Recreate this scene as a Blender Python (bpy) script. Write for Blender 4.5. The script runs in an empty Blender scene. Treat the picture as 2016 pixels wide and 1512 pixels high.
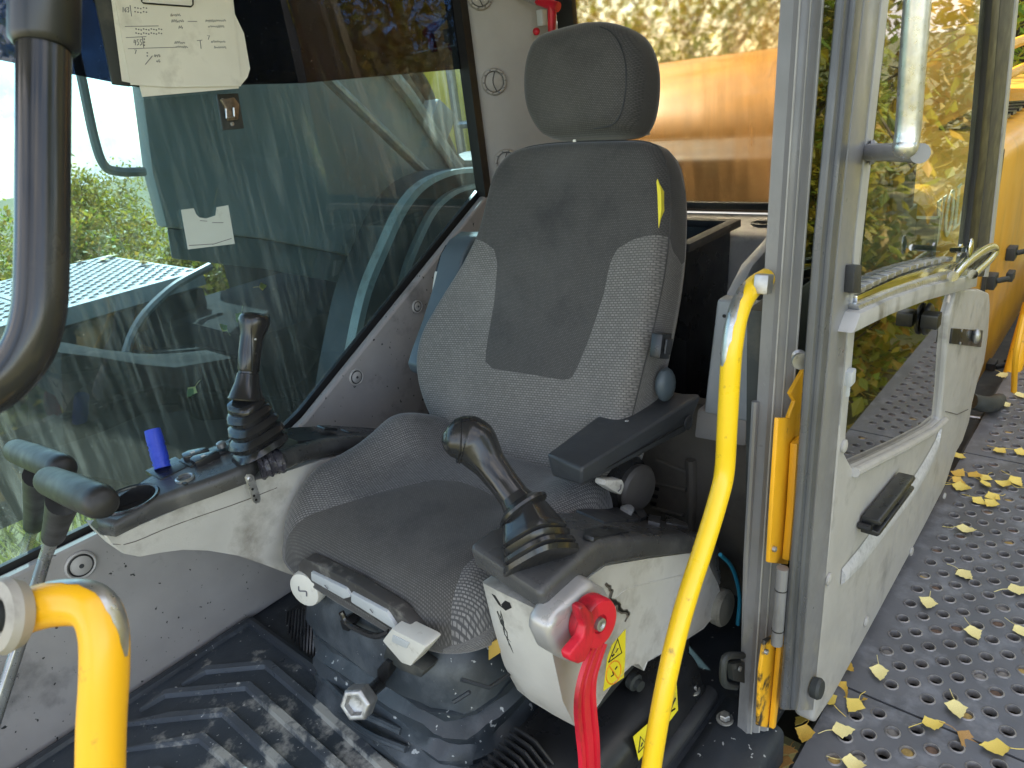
import bpy, bmesh, math, random
from mathutils import Vector, Matrix
from mathutils.geometry import tessellate_polygon
random.seed(7)
PI = math.pi
S = bpy.context.scene
COL = S.collection

# ---------------------------------------------------------------- camera (machine frame: x = machine right, y = machine forward, z = up, metres; cab floor z = 0)
DX = Vector((-0.75165236, -0.1715, 0.63687241))
DR = Vector((0.64895646, -0.3647486, 0.66769303))
UP = Vector((-0.11778896, -0.91517551, -0.38546018))
FPX, CPX, CPY = 1426.0, 1008.0, 756.0
CAM = Vector((0.0, 0.0, 1.0))
cam_d = bpy.data.cameras.new('camera')
cam = bpy.data.objects.new('camera', cam_d)
COL.objects.link(cam)
cx = Vector((DX[0], -DR[0], UP[0])); cd = Vector((DX[1], -DR[1], UP[1])); cf = Vector((DX[2], -DR[2], UP[2]))
m = Matrix((( cx.x, -cd.x, -cf.x, CAM.x), (cx.y, -cd.y, -cf.y, CAM.y), (cx.z, -cd.z, -cf.z, CAM.z), (0, 0, 0, 1)))
cam.matrix_world = m
cam_d.sensor_width = 36.0
cam_d.lens = 36.0 * FPX / 2016.0
cam_d.clip_start = 0.05
cam_d.clip_end = 2000.0
cam_d.dof.use_dof = True
cam_d.dof.focus_distance = 1.25
cam_d.dof.aperture_fstop = 13.0
S.camera = cam

# ---------------------------------------------------------------- sky and sun
SUN_DIR = Vector((0.70, -0.38, 0.64)).normalized()      # towards the sun
w = bpy.data.worlds.new('World'); S.world = w; w.use_nodes = True
nt = w.node_tree; nt.nodes.clear()
sky = nt.nodes.new('ShaderNodeTexSky'); sky.sky_type = 'NISHITA'; sky.sun_disc = False
sky.sun_elevation = math.asin(SUN_DIR.z)
sky.sun_rotation = math.atan2(SUN_DIR.x, SUN_DIR.y)
sky.air_density = 1.0; sky.dust_density = 0.15
bg = nt.nodes.new('ShaderNodeBackground'); bg.inputs['Strength'].default_value = 0.15
wo = nt.nodes.new('ShaderNodeOutputWorld')
# soft fair-weather clouds in the sky itself
tc = nt.nodes.new('ShaderNodeTexCoord'); mp = nt.nodes.new('ShaderNodeMapping'); mp.inputs['Scale'].default_value = (1, 1, 2.6); mp.inputs['Location'].default_value = (0.35, 0.2, 0.1)
nz = nt.nodes.new('ShaderNodeTexNoise'); nz.inputs['Scale'].default_value = 5.0; nz.inputs['Detail'].default_value = 7.0
cr = nt.nodes.new('ShaderNodeValToRGB'); cr.color_ramp.elements[0].position = 0.44; cr.color_ramp.elements[1].position = 0.62
mx = nt.nodes.new('ShaderNodeMix'); mx.data_type = 'RGBA'; mx.inputs[7].default_value = (6.5, 5.9, 5.3, 1)
nt.links.new(tc.outputs['Generated'], mp.inputs['Vector']); nt.links.new(mp.outputs[0], nz.inputs['Vector'])
nt.links.new(nz.outputs[0], cr.inputs[0]); nt.links.new(cr.outputs[0], mx.inputs[0])
nt.links.new(sky.outputs[0], mx.inputs[6]); nt.links.new(mx.outputs[2], bg.inputs['Color']); nt.links.new(bg.outputs[0], wo.inputs[0])
sun_d = bpy.data.lights.new('sun', 'SUN'); sun_d.energy = 5.0; sun_d.angle = math.radians(0.5); sun_d.color = (1.0, 0.93, 0.82)
sun = bpy.data.objects.new('sun', sun_d); COL.objects.link(sun)
sun.rotation_euler = SUN_DIR.to_track_quat('Z', 'Y').to_euler()
sun.location = SUN_DIR * 30
S.view_settings.view_transform = 'Standard'; S.view_settings.look = 'None'
S.view_settings.gamma = 1.0; S.view_settings.use_curve_mapping = False
S.view_settings.exposure = 1.84
S.cycles.max_bounces = 8; S.cycles.transparent_max_bounces = 16

# ---------------------------------------------------------------- geometry helpers
def ray(px, py):
    a, b = px - CPX, py - CPY
    return Vector((a*DX[0]+b*DX[1]+FPX*DX[2], -(a*DR[0]+b*DR[1]+FPX*DR[2]), a*UP[0]+b*UP[1]+FPX*UP[2]))
def at(px, py, x=None, y=None, z=None, d=None):
    """survey point: where the sight line through a photo pixel meets a real plane of the machine"""
    r = ray(px, py)
    if x is not None: k = x / r.x
    elif y is not None: k = y / r.y
    elif z is not None: k = (z - 1.0) / r.z
    else: k = d / FPX
    return CAM + r * k
def onplane(px, py, p0, n):
    r = ray(px, py); k = (p0 - CAM).dot(n) / r.dot(n)
    return CAM + r * k
from mathutils.bvhtree import BVHTree
def surface(o):
    w_ = Vector((0,0,0)); q = o
    while q is not None: w_ += q.location; q = q.parent
    return BVHTree.FromPolygons([v.co + w_ for v in o.data.vertices], [tuple(p.vertices) for p in o.data.polygons])
def on(tree_, px, py, lift=0.0005):
    """survey point on an already built surface"""
    r = ray(px, py).normalized(); h = tree_.ray_cast(CAM, r)
    if h[0] is None: return None
    n = h[1] if h[1].dot(r) < 0 else -h[1]
    return h[0] + n*lift
def lerp(a, b, t): return a + (b - a) * t
def catmull(pts, n=8, closed=False):
    P = [Vector(p) for p in pts]; out = []; N = len(P)
    rng = range(N if closed else N - 1)
    for i in rng:
        if closed: a, b, c, d = P[(i-1) % N], P[i], P[(i+1) % N], P[(i+2) % N]
        else:
            b, c = P[i], P[i+1]
            a = P[i-1] if i > 0 else b + (b - c)
            d = P[i+2] if i + 2 < N else c + (c - b)
        for k in range(n):
            t = k / n
            out.append(0.5*((2*b) + (c-a)*t + (2*a-5*b+4*c-d)*t*t + (3*b-a-3*c+d)*t**3))
    if not closed: out.append(P[-1].copy())
    return out

class MB:
    """collects shapes that become ONE mesh object"""
    def __init__(s): s.v = []; s.f = []; s.uv = None
    def add(s, vs, fs):
        o = len(s.v); s.v += [Vector(v) for v in vs]; s.f += [tuple(i+o for i in f) for f in fs]; return s
    def box(s, c, size, R=None):
        c = Vector(c); h = Vector(size) / 2; vs = []
        for i in range(8):
            p = Vector((h.x if i & 1 else -h.x, h.y if i & 2 else -h.y, h.z if i & 4 else -h.z))
            vs.append(c + (R @ p if R else p))
        return s.add(vs, [(0,2,3,1),(4,5,7,6),(0,1,5,4),(2,6,7,3),(0,4,6,2),(1,3,7,5)])
    def prism(s, poly, vec):
        n = len(poly); vec = Vector(vec); P = [Vector(p) for p in poly]
        nrm = Vector((0,0,0))
        for i in range(n): nrm += P[i].cross(P[(i+1) % n])
        if nrm.dot(vec) > 0: P.reverse()
        vs = P + [p + vec for p in P]
        fs = [tuple(range(n)), tuple(range(2*n-1, n-1, -1))]
        fs += [(i, i+n, (i+1) % n + n, (i+1) % n)[::-1] if False else ((i+1) % n, i, i+n, (i+1) % n + n) for i in range(n)]
        return s.add(vs, fs)
    def loft(s, rings, cap0=True, cap1=True, closed=True):
        n = len(rings[0]); vs = [p for r in rings for p in r]; fs = []
        for k in range(len(rings)-1):
            for i in range(n if closed else n-1):
                j = (i+1) % n
                fs.append((k*n+i, k*n+j, (k+1)*n+j, (k+1)*n+i))
        if cap0: fs.append(tuple(range(n-1, -1, -1)))
        if cap1: fs.append(tuple((len(rings)-1)*n + i for i in range(n)))
        return s.add(vs, fs)
    def tube(s, pts, r, n=12, cap=True, sq=None):
        P = [Vector(p) for p in pts]; N = len(P)
        R = [r]*N if not hasattr(r, '__len__') else list(r)
        T = []
        for i in range(N):
            t = (P[min(i+1, N-1)] - P[max(i-1, 0)]); T.append(t.normalized() if t.length > 1e-9 else Vector((0,0,1)))
        u = T[0].orthogonal().normalized(); rings = []
        for i in range(N):
            u = (u - T[i]*u.dot(T[i])); u = u.normalized() if u.length > 1e-6 else T[i].orthogonal().normalized()
            v = T[i].cross(u); ring = []
            for k in range(n):
                a = 2*PI*k/n; ring.append(P[i] + (u*math.cos(a) + v*math.sin(a))*R[i])
            rings.append(ring)
        return s.loft(rings, cap, cap)
    def lathe(s, prof, o, axis, n=24, cap0=True, cap1=True, ell=None):
        o = Vector(o); a = Vector(axis).normalized(); u = a.orthogonal().normalized(); v = a.cross(u); rings = []
        for r, h in prof:
            rings.append([o + a*h + (u*math.cos(2*PI*k/n) + v*math.sin(2*PI*k/n))*max(r, 1e-5) for k in range(n)])
        return s.loft(rings, cap0, cap1)
    def sphere(s, c, r, n=12, sc=(1,1,1), R=None):
        c = Vector(c); rings = []
        for i in range(1, n):
            th = PI*i/n; ring = []
            for k in range(2*n):
                ph = 2*PI*k/(2*n)
                p = Vector((math.sin(th)*math.cos(ph)*sc[0], math.sin(th)*math.sin(ph)*sc[1], -math.cos(th)*sc[2]))*r
                ring.append(c + (R @ p if R else p))
            rings.append(ring)
        return s.loft(rings)
    def build(s, name, mat, parent=None, smooth=35, bevel=0, segs=2, uvs=None, subdiv=0):
        base = Vector((0,0,0)); q = parent
        while q is not None: base += q.location; q = q.parent
        me = bpy.data.meshes.new(name)
        bm = bmesh.new(); bv = [bm.verts.new(v - base) for v in s.v]
        for f in s.f:
            try: bm.faces.new([bv[i] for i in f])
            except ValueError: pass
        if uvs is not None:
            bm.verts.index_update(); L = bm.loops.layers.uv.new('UVMap')
            for f in bm.faces:
                for l in f.loops: l[L].uv = uvs[l.vert.index]
        if bevel > 0:
            bmesh.ops.remove_doubles(bm, verts=bm.verts, dist=1e-6)
            bmesh.ops.recalc_face_normals(bm, faces=bm.faces)
            ed = [e for e in bm.edges if len(e.link_faces) == 2 and e.calc_face_angle(0) > math.radians(28)]
            bmesh.ops.bevel(bm, geom=ed, offset=bevel, segments=segs, profile=0.6, affect='EDGES', clamp_overlap=True)
        else:
            bmesh.ops.recalc_face_normals(bm, faces=bm.faces)
        bm.to_mesh(me); bm.free()
        if smooth:
            for p in me.polygons: p.use_smooth = True
            me.set_sharp_from_angle(angle=math.radians(smooth))
        for mm in (mat if isinstance(mat, (list, tuple)) else [mat]): me.materials.append(mm)
        o = bpy.data.objects.new(name, me); COL.objects.link(o)
        if parent is not None: o.parent = parent
        return o

def tag(o, label=None, cat=None, group=None, kind=None):
    if label: o['label'] = label
    if cat: o['category'] = cat
    if group: o['group'] = group
    if kind: o['kind'] = kind
    return o
def thing(name, label, cat, loc=(0,0,0), group=None):
    o = bpy.data.objects.new(name, None); COL.objects.link(o); o.location = Vector(loc)
    o.empty_display_size = 0.05
    return tag(o, label, cat, group)
def copy_tree(o, parent=None):
    c = o.copy(); COL.objects.link(c)
    if parent is not None: c.parent = parent
    for ch in list(o.children): copy_tree(ch, c)
    return c
def sdpoly(p, poly):
    """signed distance of 2-D point to polygon, negative inside"""
    d = 1e9; ins = False; n = len(poly)
    for i in range(n):
        ax, ay = poly[i]; bx, by = poly[(i+1) % n]
        ex, ey = bx-ax, by-ay; wx, wy = p[0]-ax, p[1]-ay
        t = max(0, min(1, (wx*ex+wy*ey)/max(ex*ex+ey*ey, 1e-12)))
        d = min(d, math.hypot(wx-ex*t, wy-ey*t))
        if (ay > p[1]) != (by > p[1]) and p[0] < (bx-ax)*(p[1]-ay)/(by-ay)+ax: ins = not ins
    return -d if ins else d
def clip_split(vs, fs, sd, uvs):
    """cut a mesh along the zero line of sd; returns (inside, outside) as (MB, uvs)"""
    res = []
    for sign in (1, -1):
        mb = MB(); U = []; vid = {}; eid = {}
        def gv(i):
            if i not in vid: vid[i] = len(mb.v); mb.v.append(vs[i].copy()); U.append(uvs[i])
            return vid[i]
        def ge(i, j):
            k = (min(i, j), max(i, j))
            if k not in eid:
                a, b = k; t = sd[a]/(sd[a]-sd[b]); eid[k] = len(mb.v)
                mb.v.append(vs[a].lerp(vs[b], t)); U.append((lerp(uvs[a][0], uvs[b][0], t), lerp(uvs[a][1], uvs[b][1], t)))
            return eid[k]
        for f in fs:
            out = []
            for q in range(len(f)):
                i, j = f[q], f[(q+1) % len(f)]; si, sj = -sd[i]*sign, -sd[j]*sign
                if si >= 0: out.append(gv(i))
                if (si >= 0) != (sj >= 0) and abs(sd[i]-sd[j]) > 1e-12: out.append(ge(i, j))
            o2 = []
            for x in out:
                if x not in o2: o2.append(x)
            if len(o2) >= 3: mb.f.append(tuple(o2))
        res.append((mb, U))
    return res

# ---------------------------------------------------------------- materials
def _n(nt, t, **k):
    n = nt.nodes.new(t)
    for a, b in k.items():
        if a.startswith('i_'):
            key = a[2:]; key = int(key) if key.isdigit() else key
            n.inputs[key].default_value = b
        else: setattr(n, a, b)
    return n
def C4(c): return (c[0], c[1], c[2], 1.0)
def ramp(nt, fac, p0, p1, c0=(0,0,0), c1=(1,1,1)):
    r = _n(nt, 'ShaderNodeValToRGB'); e = r.color_ramp.elements
    e[0].position = p0; e[1].position = p1; e[0].color = C4(c0); e[1].color = C4(c1)
    nt.links.new(fac, r.inputs[0]); return r.outputs[0]
def noise(nt, vec, scale, detail=4, rough=0.55, stretch=None):
    if stretch:
        m = _n(nt, 'ShaderNodeMapping'); m.inputs['Scale'].default_value = stretch; nt.links.new(vec, m.inputs[0]); vec = m.outputs[0]
    n = _n(nt, 'ShaderNodeTexNoise'); n.inputs['Scale'].default_value = scale; n.inputs['Detail'].default_value = detail; n.inputs['Roughness'].default_value = rough
    nt.links.new(vec, n.inputs['Vector']); return n.outputs[0]
def mixc(nt, fac, a, b):
    m = _n(nt, 'ShaderNodeMix', data_type='RGBA')
    for sock, v in ((0, fac), (6, a), (7, b)):
        if hasattr(v, 'is_linked') or isinstance(v, bpy.types.NodeSocket): nt.links.new(v, m.inputs[sock])
        elif sock == 0: m.inputs[0].default_value = v
        else: m.inputs[sock].default_value = C4(v)
    return m.outputs[2]
def mathn(nt, op, a, b=None):
    m = _n(nt, 'ShaderNodeMath', operation=op)
    for i, v in enumerate((a, b)):
        if v is None: continue
        if isinstance(v, bpy.types.NodeSocket): nt.links.new(v, m.inputs[i])
        else: m.inputs[i].default_value = v
    return m.outputs[0]
def newmat(name):
    m = bpy.data.materials.new(name); m.use_nodes = True; nt = m.node_tree; nt.nodes.clear()
    o = _n(nt, 'ShaderNodeOutputMaterial'); p = _n(nt, 'ShaderNodeBsdfPrincipled'); nt.links.new(p.outputs[0], o.inputs[0])
    return m, nt, p, o
def pm(name, col, rough=0.5, metal=0.0, var=0.2, vs=9.0, dirt=None, da=(0.55, 0.75), ds=14.0, dst=None, bump=0.0, bs=250.0, spots=None, rv=0.12, coat=0.0, mask=None, wear=None, wa=(0.62, 0.66), wscale=40.0, spec=0.5):
    """worn surface: colour variation, dirt patches, specks, chipped wear, grain bump, uneven gloss"""
    m, nt, p, o = newmat(name)
    tcn = _n(nt, 'ShaderNodeTexCoord'); v = tcn.outputs['Object']
    a = noise(nt, v, vs, 5)
    lo = tuple(c*(1-var) for c in col); hi = tuple(min(1, c*(1+var)) for c in col)
    c = ramp(nt, a, 0.3, 0.7, lo, hi)
    if wear:
        wn = noise(nt, v, wscale, 6, 0.65); c = mixc(nt, ramp(nt, wn, wa[0], wa[1]), c, wear)
    if dirt:
        d = noise(nt, v, ds, 7, 0.65, dst)
        if mask:                                   # mud trodden in around one spot
            vd = _n(nt, 'ShaderNodeVectorMath', operation='DISTANCE'); nt.links.new(v, vd.inputs[0]); vd.inputs[1].default_value = mask[0]
            d = mathn(nt, 'ADD', d, ramp(nt, vd.outputs['Value'], 0.0, mask[1], (mask[2],)*3, (0, 0, 0)))
        c = mixc(nt, ramp(nt, d, da[0], da[1]), c, dirt)
    if spots:
        sp = noise(nt, v, 90, 2, 0.5); c = mixc(nt, ramp(nt, sp, 0.70, 0.73), c, spots)
    nt.links.new(c, p.inputs['Base Color'])
    r = noise(nt, v, vs*2.3, 5)
    nt.links.new(ramp(nt, r, 0.3, 0.7, (max(0.03, rough-rv),)*3, (min(1, rough+rv),)*3), p.inputs['Roughness'])
    p.inputs['Metallic'].default_value = metal
    p.inputs['Specular IOR Level'].default_value = spec
    if coat: p.inputs['Coat Weight'].default_value = coat; p.inputs['Coat Roughness'].default_value = 0.15
    if bump:
        b = _n(nt, 'ShaderNodeBump'); b.inputs['Strength'].default_value = bump; b.inputs['Distance'].default_value = 0.002
        nt.links.new(noise(nt, v, bs, 3), b.inputs['Height']); nt.links.new(b.outputs[0], p.inputs['Normal'])
    return m
def fabric(name, base, light, bw, bh, mort, uv=True, smudge=(0.03, 0.03, 0.033), tilt=0.0):
    m, nt, p, o = newmat(name)
    tcn = _n(nt, 'ShaderNodeTexCoord'); v = tcn.outputs['UV']; ov = tcn.outputs['Object']
    mp = _n(nt, 'ShaderNodeMapping'); mp.inputs['Rotation'].default_value = (0, 0, tilt); nt.links.new(v, mp.inputs[0])
    br = _n(nt, 'ShaderNodeTexBrick'); br.inputs['Scale'].default_value = 1.0
    br.inputs['Brick Width'].default_value = bw; br.inputs['Row Height'].default_value = bh; br.inputs['Mortar Size'].default_value = mort
    br.inputs['Mortar Smooth'].default_value = 0.6
    br.inputs['Color1'].default_value = C4(light); br.inputs['Color2'].default_value = C4(tuple(c*0.72 for c in light)); br.inputs['Mortar'].default_value = C4(base)
    nt.links.new(mp.outputs[0], br.inputs[0])
    fz = noise(nt, ov, 420, 3); c = mixc(nt, ramp(nt, fz, 0.35, 0.75, (0,0,0), (0.45,)*3), br.outputs[0], base)
    sm = noise(nt, ov, 11, 6, 0.6); c = mixc(nt, ramp(nt, sm, 0.52, 0.78, (0,0,0), (0.6,)*3), c, smudge)
    du = noise(nt, ov, 5, 4, 0.5); c = mixc(nt, ramp(nt, du, 0.5, 0.85, (0,0,0), (0.35,)*3), c, tuple(x*1.25 for x in light))
    nt.links.new(c, p.inputs['Base Color']); p.inputs['Roughness'].default_value = 0.92; p.inputs['Specular IOR Level'].default_value = 0.2
    p.inputs['Sheen Weight'].default_value = 0.25; p.inputs['Sheen Roughness'].default_value = 0.4
    b = _n(nt, 'ShaderNodeBump'); b.inputs['Strength'].default_value = 0.6; b.inputs['Distance'].default_value = 0.0012
    bw2 = _n(nt, 'ShaderNodeRGBToBW'); nt.links.new(br.outputs[0], bw2.inputs[0]); nt.links.new(bw2.outputs[0], b.inputs['Height']); nt.links.new(b.outputs[0], p.inputs['Normal'])
    return m
def glass(name, tint, refl=1.0, dirt=None, dmax=0.5, dstretch=(30, 30, 3), dlo=0.45, dhi=0.8, speck=True, base_dirt=0.0, trans=0.5, ior=1.5, blur=0.0):
    """thin tinted pane: clear tint + Fresnel mirror + dust that scatters light"""
    m, nt, p, o = newmat(name); nt.nodes.remove(p)
    tcn = _n(nt, 'ShaderNodeTexCoord'); v = tcn.outputs['Object']
    tr = _n(nt, 'ShaderNodeBsdfTransparent'); tr.inputs[0].default_value = C4(tint)
    if blur:                                            # grease film that softens what lies behind
        rf = _n(nt, 'ShaderNodeBsdfRefraction'); rf.inputs['IOR'].default_value = 1.12; rf.inputs['Roughness'].default_value = blur; rf.inputs[0].default_value = C4(tint)
        tm = _n(nt, 'ShaderNodeMixShader'); tm.inputs[0].default_value = .75; nt.links.new(tr.outputs[0], tm.inputs[1]); nt.links.new(rf.outputs[0], tm.inputs[2]); tr = tm
    gl = _n(nt, 'ShaderNodeBsdfGlossy'); gl.inputs['Roughness'].default_value = 0.02
    fr = _n(nt, 'ShaderNodeFresnel'); fr.inputs['IOR'].default_value = ior
    geo = _n(nt, 'ShaderNodeNewGeometry')
    f = mathn(nt, 'MULTIPLY', fr.outputs[0], refl)
    f = mathn(nt, 'MULTIPLY', f, mathn(nt, 'SUBTRACT', 1.0, geo.outputs['Backfacing']))
    mx = _n(nt, 'ShaderNodeMixShader'); nt.links.new(f, mx.inputs[0]); nt.links.new(tr.outputs[0], mx.inputs[1]); nt.links.new(gl.outputs[0], mx.inputs[2])
    last = mx.outputs[0]
    if dirt:
        df = _n(nt, 'ShaderNodeBsdfDiffuse'); df.inputs[0].default_value = C4(dirt)
        tl = _n(nt, 'ShaderNodeBsdfTranslucent'); tl.inputs[0].default_value = C4(dirt)
        dm = _n(nt, 'ShaderNodeMixShader'); dm.inputs[0].default_value = trans; nt.links.new(df.outputs[0], dm.inputs[1]); nt.links.new(tl.outputs[0], dm.inputs[2])
        s1 = ramp(nt, noise(nt, v, 1.0, 5, 0.6, dstretch), dlo, dhi)
        s2 = ramp(nt, noise(nt, v, 4.5, 5, 0.6), 0.35, 0.75)
        k = mathn(nt, 'MULTIPLY', s1, s2); k = mathn(nt, 'MULTIPLY', k, dmax)
        k = mathn(nt, 'ADD', k, base_dirt)
        if speck:
            sp = ramp(nt, noise(nt, v, 160, 2), 0.70, 0.76); k = mathn(nt, 'ADD', k, mathn(nt, 'MULTIPLY', sp, 0.22))
        k = mathn(nt, 'MINIMUM', k, 0.95)
        mx2 = _n(nt, 'ShaderNodeMixShader'); nt.links.new(k, mx2.inputs[0]); nt.links.new(last, mx2.inputs[1]); nt.links.new(dm.outputs[0], mx2.inputs[2]); last = mx2.outputs[0]
    nt.links.new(last, o.inputs[0]); return m
def leafmat(name, cols, trans=0.45):
    m, nt, p, o = newmat(name)
    g = _n(nt, 'ShaderNodeNewGeometry'); r = _n(nt, 'ShaderNodeValToRGB'); r.color_ramp.interpolation = 'LINEAR'
    el = r.color_ramp.elements
    while len(el) < len(cols): el.new(0.5)
    for i, c in enumerate(cols): el[i].position = i/(len(cols)-1); el[i].color = C4(c)
    nt.links.new(g.outputs['Random Per Island'], r.inputs[0])
    nt.links.new(r.outputs[0], p.inputs['Base Color']); p.inputs['Roughness'].default_value = 0.55
    tl = _n(nt, 'ShaderNodeBsdfTranslucent'); nt.links.new(r.outputs[0], tl.inputs[0])
    mx = _n(nt, 'ShaderNodeMixShader'); mx.inputs[0].default_value = trans
    nt.links.new(p.outputs[0], mx.inputs[1]); nt.links.new(tl.outputs[0], mx.inputs[2]); nt.links.new(mx.outputs[0], o.inputs[0])
    return m

M = {}
M['door_trim'] = pm('door_trim', (0.41, 0.397, 0.375), 0.45, var=0.10, dirt=(0.10, 0.095, 0.088), da=(0.54, 0.82), ds=9, bump=0.15, bs=500)
M['trim'] = pm('grey_trim', (0.38, 0.365, 0.35), 0.5, var=0.08, dirt=(0.10, 0.095, 0.09), da=(0.60, 0.82), ds=7, bump=0.15, bs=500, spots=None)
M['trim_dirty'] = pm('dirty_grey_trim', (0.30, 0.285, 0.275), 0.5, var=0.1, dirt=(0.035, 0.035, 0.037), da=(0.53, 0.76), ds=5.5, bump=0.15, bs=500, spots=(0.02, 0.02, 0.02))
M['console_body'] = pm('console_body', (0.56, 0.545, 0.505), 0.5, var=0.1, dirt=(0.15, 0.13, 0.10), da=(0.50, 0.80), ds=9, bump=0.2, bs=450)
M['console_top'] = pm('console_cover', (0.062, 0.062, 0.063), 0.30, var=0.25, dirt=(0.17, 0.165, 0.15), da=(0.58, 0.9), ds=18, bump=0.25, bs=700)
M['black'] = pm('black_plastic', (0.018, 0.019, 0.021), 0.32, var=0.3, dirt=(0.08, 0.08, 0.075), da=(0.66, 0.9), ds=25)
M['black_gloss'] = pm('polished_black_plastic', (0.022, 0.022, 0.023), 0.2, var=0.25, rv=0.08, dirt=(0.05, 0.047, 0.04), da=(0.6, 0.9), ds=22)
M['dark'] = pm('dark_plastic', (0.035, 0.037, 0.041), 0.5, var=0.25, dirt=(0.11, 0.11, 0.105), da=(0.6, 0.85), ds=20, bump=0.2, bs=600)
M['rubber'] = pm('dusty_rubber', (0.022, 0.027, 0.034), 0.5, var=0.3, dirt=(0.10, 0.115, 0.13), da=(0.60, 0.85), ds=16, spots=(0.35, 0.36, 0.36), bump=0.2, bs=300)
M['seal'] = pm('black_seal', (0.008, 0.008, 0.009), 0.5, var=0.3)
M['post'] = pm('cab_post_paint', (0.20, 0.20, 0.205), 0.38, var=0.12, dirt=(0.05, 0.048, 0.045), da=(0.58, 0.85), ds=10, dst=(1, 1, 0.3), wear=(0.3, 0.3, 0.3), wa=(0.68, 0.72), coat=0.25)
M['post_light'] = pm('bright_trim_strip', (0.38, 0.375, 0.36), 0.42, var=0.15, dirt=(0.13, 0.12, 0.10), ds=20, dst=(1, 1, 0.3))
M['door_seal'] = pm('grey_rubber_seal', (0.09, 0.095, 0.105), 0.35, var=0.15, dirt=(0.03, 0.03, 0.03), ds=12, dst=(1, 1, 0.2), coat=0.1)
M['yellow'] = pm('yellow_handle_paint', (0.92, 0.60, 0.012), 0.36, var=0.06, vs=6, dirt=(0.40, 0.24, 0.03), da=(0.60, 0.76), ds=55, coat=0.2, wear=(0.38, 0.33, 0.24), wa=(0.70, 0.73), wscale=34)
M['handle_yellow'] = pm('orange_yellow_paint', (0.90, 0.47, 0.012), 0.36, var=0.07, vs=6, dirt=(0.40, 0.22, 0.03), da=(0.60, 0.76), ds=55, coat=0.2, wear=(0.40, 0.34, 0.24), wa=(0.70, 0.73), wscale=34)
M['shade_dark'] = pm('shade_dark_frame', (0.022, 0.024, 0.024), 0.95, var=0.4, vs=5, spec=0.08)  # near-black matt colour stands in for the shade below the boom
M['grip'] = pm('worn_lever_grip', (0.030, 0.030, 0.031), 0.42, var=0.3, dirt=(0.07, 0.068, 0.06), da=(0.6, 0.85), ds=40, spec=0.35)
M['bare'] = pm('bare_worn_metal', (0.60, 0.60, 0.59), 0.35, metal=0.85, var=0.2, vs=60)
M['plate_yellow'] = pm('yellow_steel_paint', (0.80, 0.40, 0.015), 0.42, var=0.1, dirt=(0.10, 0.06, 0.02), da=(0.66, 0.76), ds=28, coat=0.2)
M['plate_worn'] = pm('scuffed_yellow_paint', (0.80, 0.42, 0.02), 0.45, var=0.12, dirt=(0.03, 0.028, 0.025), da=(0.52, 0.60), ds=16)
M['body'] = pm('machine_yellow', (0.72, 0.37, 0.035), 0.40, var=0.14, vs=2.5, dirt=(0.28, 0.15, 0.04), da=(0.55, 0.85), ds=5, dst=(1, 1, 0.35), coat=0.25)
M['steel'] = pm('grey_steel', (0.42, 0.42, 0.42), 0.4, metal=0.8, var=0.2, vs=40, dirt=(0.1, 0.09, 0.08), ds=60)
M['bolt'] = pm('zinc_bolt', (0.5, 0.5, 0.49), 0.35, metal=0.85, var=0.3, vs=80)
M['chrome'] = pm('polished_rail', (0.72, 0.72, 0.72), 0.14, metal=1.0, var=0.1, vs=30, rv=0.08)
M['red'] = pm('red_plastic', (0.58, 0.012, 0.032), 0.40, var=0.15, dirt=(0.12, 0.01, 0.013), da=(0.50, 0.72), ds=24, dst=(1, 1, 0.3))
M['blue'] = pm('blue_tape', (0.03, 0.07, 0.60), 0.42, var=0.15, bump=0.6, bs=120)
M['paper'] = pm('dirty_paper', (0.78, 0.76, 0.68), 0.85, var=0.06, dirt=(0.38, 0.35, 0.29), da=(0.55, 0.9), ds=12)
M['ink'] = pm('ink', (0.12, 0.12, 0.14), 0.8, var=0.1)
M['whiteplastic'] = pm('aged_white_plastic', (0.60, 0.585, 0.53), 0.45, var=0.1, dirt=(0.22, 0.19, 0.14), ds=35)
M['greyplastic'] = pm('pale_grey_plastic', (0.46, 0.48, 0.49), 0.45, var=0.06)
M['sticker'] = pm('yellow_sticker', (0.88, 0.74, 0.03), 0.4, var=0.06, dirt=(0.4, 0.33, 0.08), ds=40)
M['orangeprint'] = pm('orange_print', (0.85, 0.30, 0.02), 0.5, var=0.05)
M['armpad'] = pm('black_arm_pad', (0.045, 0.049, 0.054), 0.40, var=0.2, dirt=(.10, .10, .095), da=(.6, .85), ds=16, bump=0.2, bs=500)
M['teal'] = pm('slate_vinyl', (0.075, 0.098, 0.115), 0.42, var=0.12, bump=0.15, bs=500)
M['boom'] = pm('dark_boom_paint', (0.27, 0.28, 0.265), 0.5, var=0.15, vs=3, dirt=(0.26, 0.25, 0.2), da=(0.5, 0.85), ds=4, bump=0.2, bs=60)
M['frame_dark'] = pm('dark_machine_frame', (0.03, 0.034, 0.034), 0.6, var=0.3, vs=4, dirt=(0.09, 0.085, 0.07), ds=9)
M['walk'] = pm('walkway_paint', (0.105, 0.108, 0.116), 0.40, var=0.3, vs=5, dirt=(0.24, 0.25, 0.27), da=(0.50, 0.78), ds=13, wear=(0.05, 0.05, 0.055), wa=(0.66, 0.72), wscale=18, bump=0.15, bs=120)
M['rim'] = pm('hole_rim', (0.24, 0.23, 0.225), 0.4, var=0.35, vs=60, metal=0.3)
M['wallgrime'] = pm('grimy_bulkhead', (0.13, 0.115, 0.095), 0.65, var=0.25, vs=5, dirt=(0.04, 0.036, 0.033), da=(0.5, 0.8), ds=7, bump=0.3, bs=90)
M['bark'] = pm('bark', (0.10, 0.075, 0.05), 0.9, var=0.35, vs=20, bump=0.8, bs=40)
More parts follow.
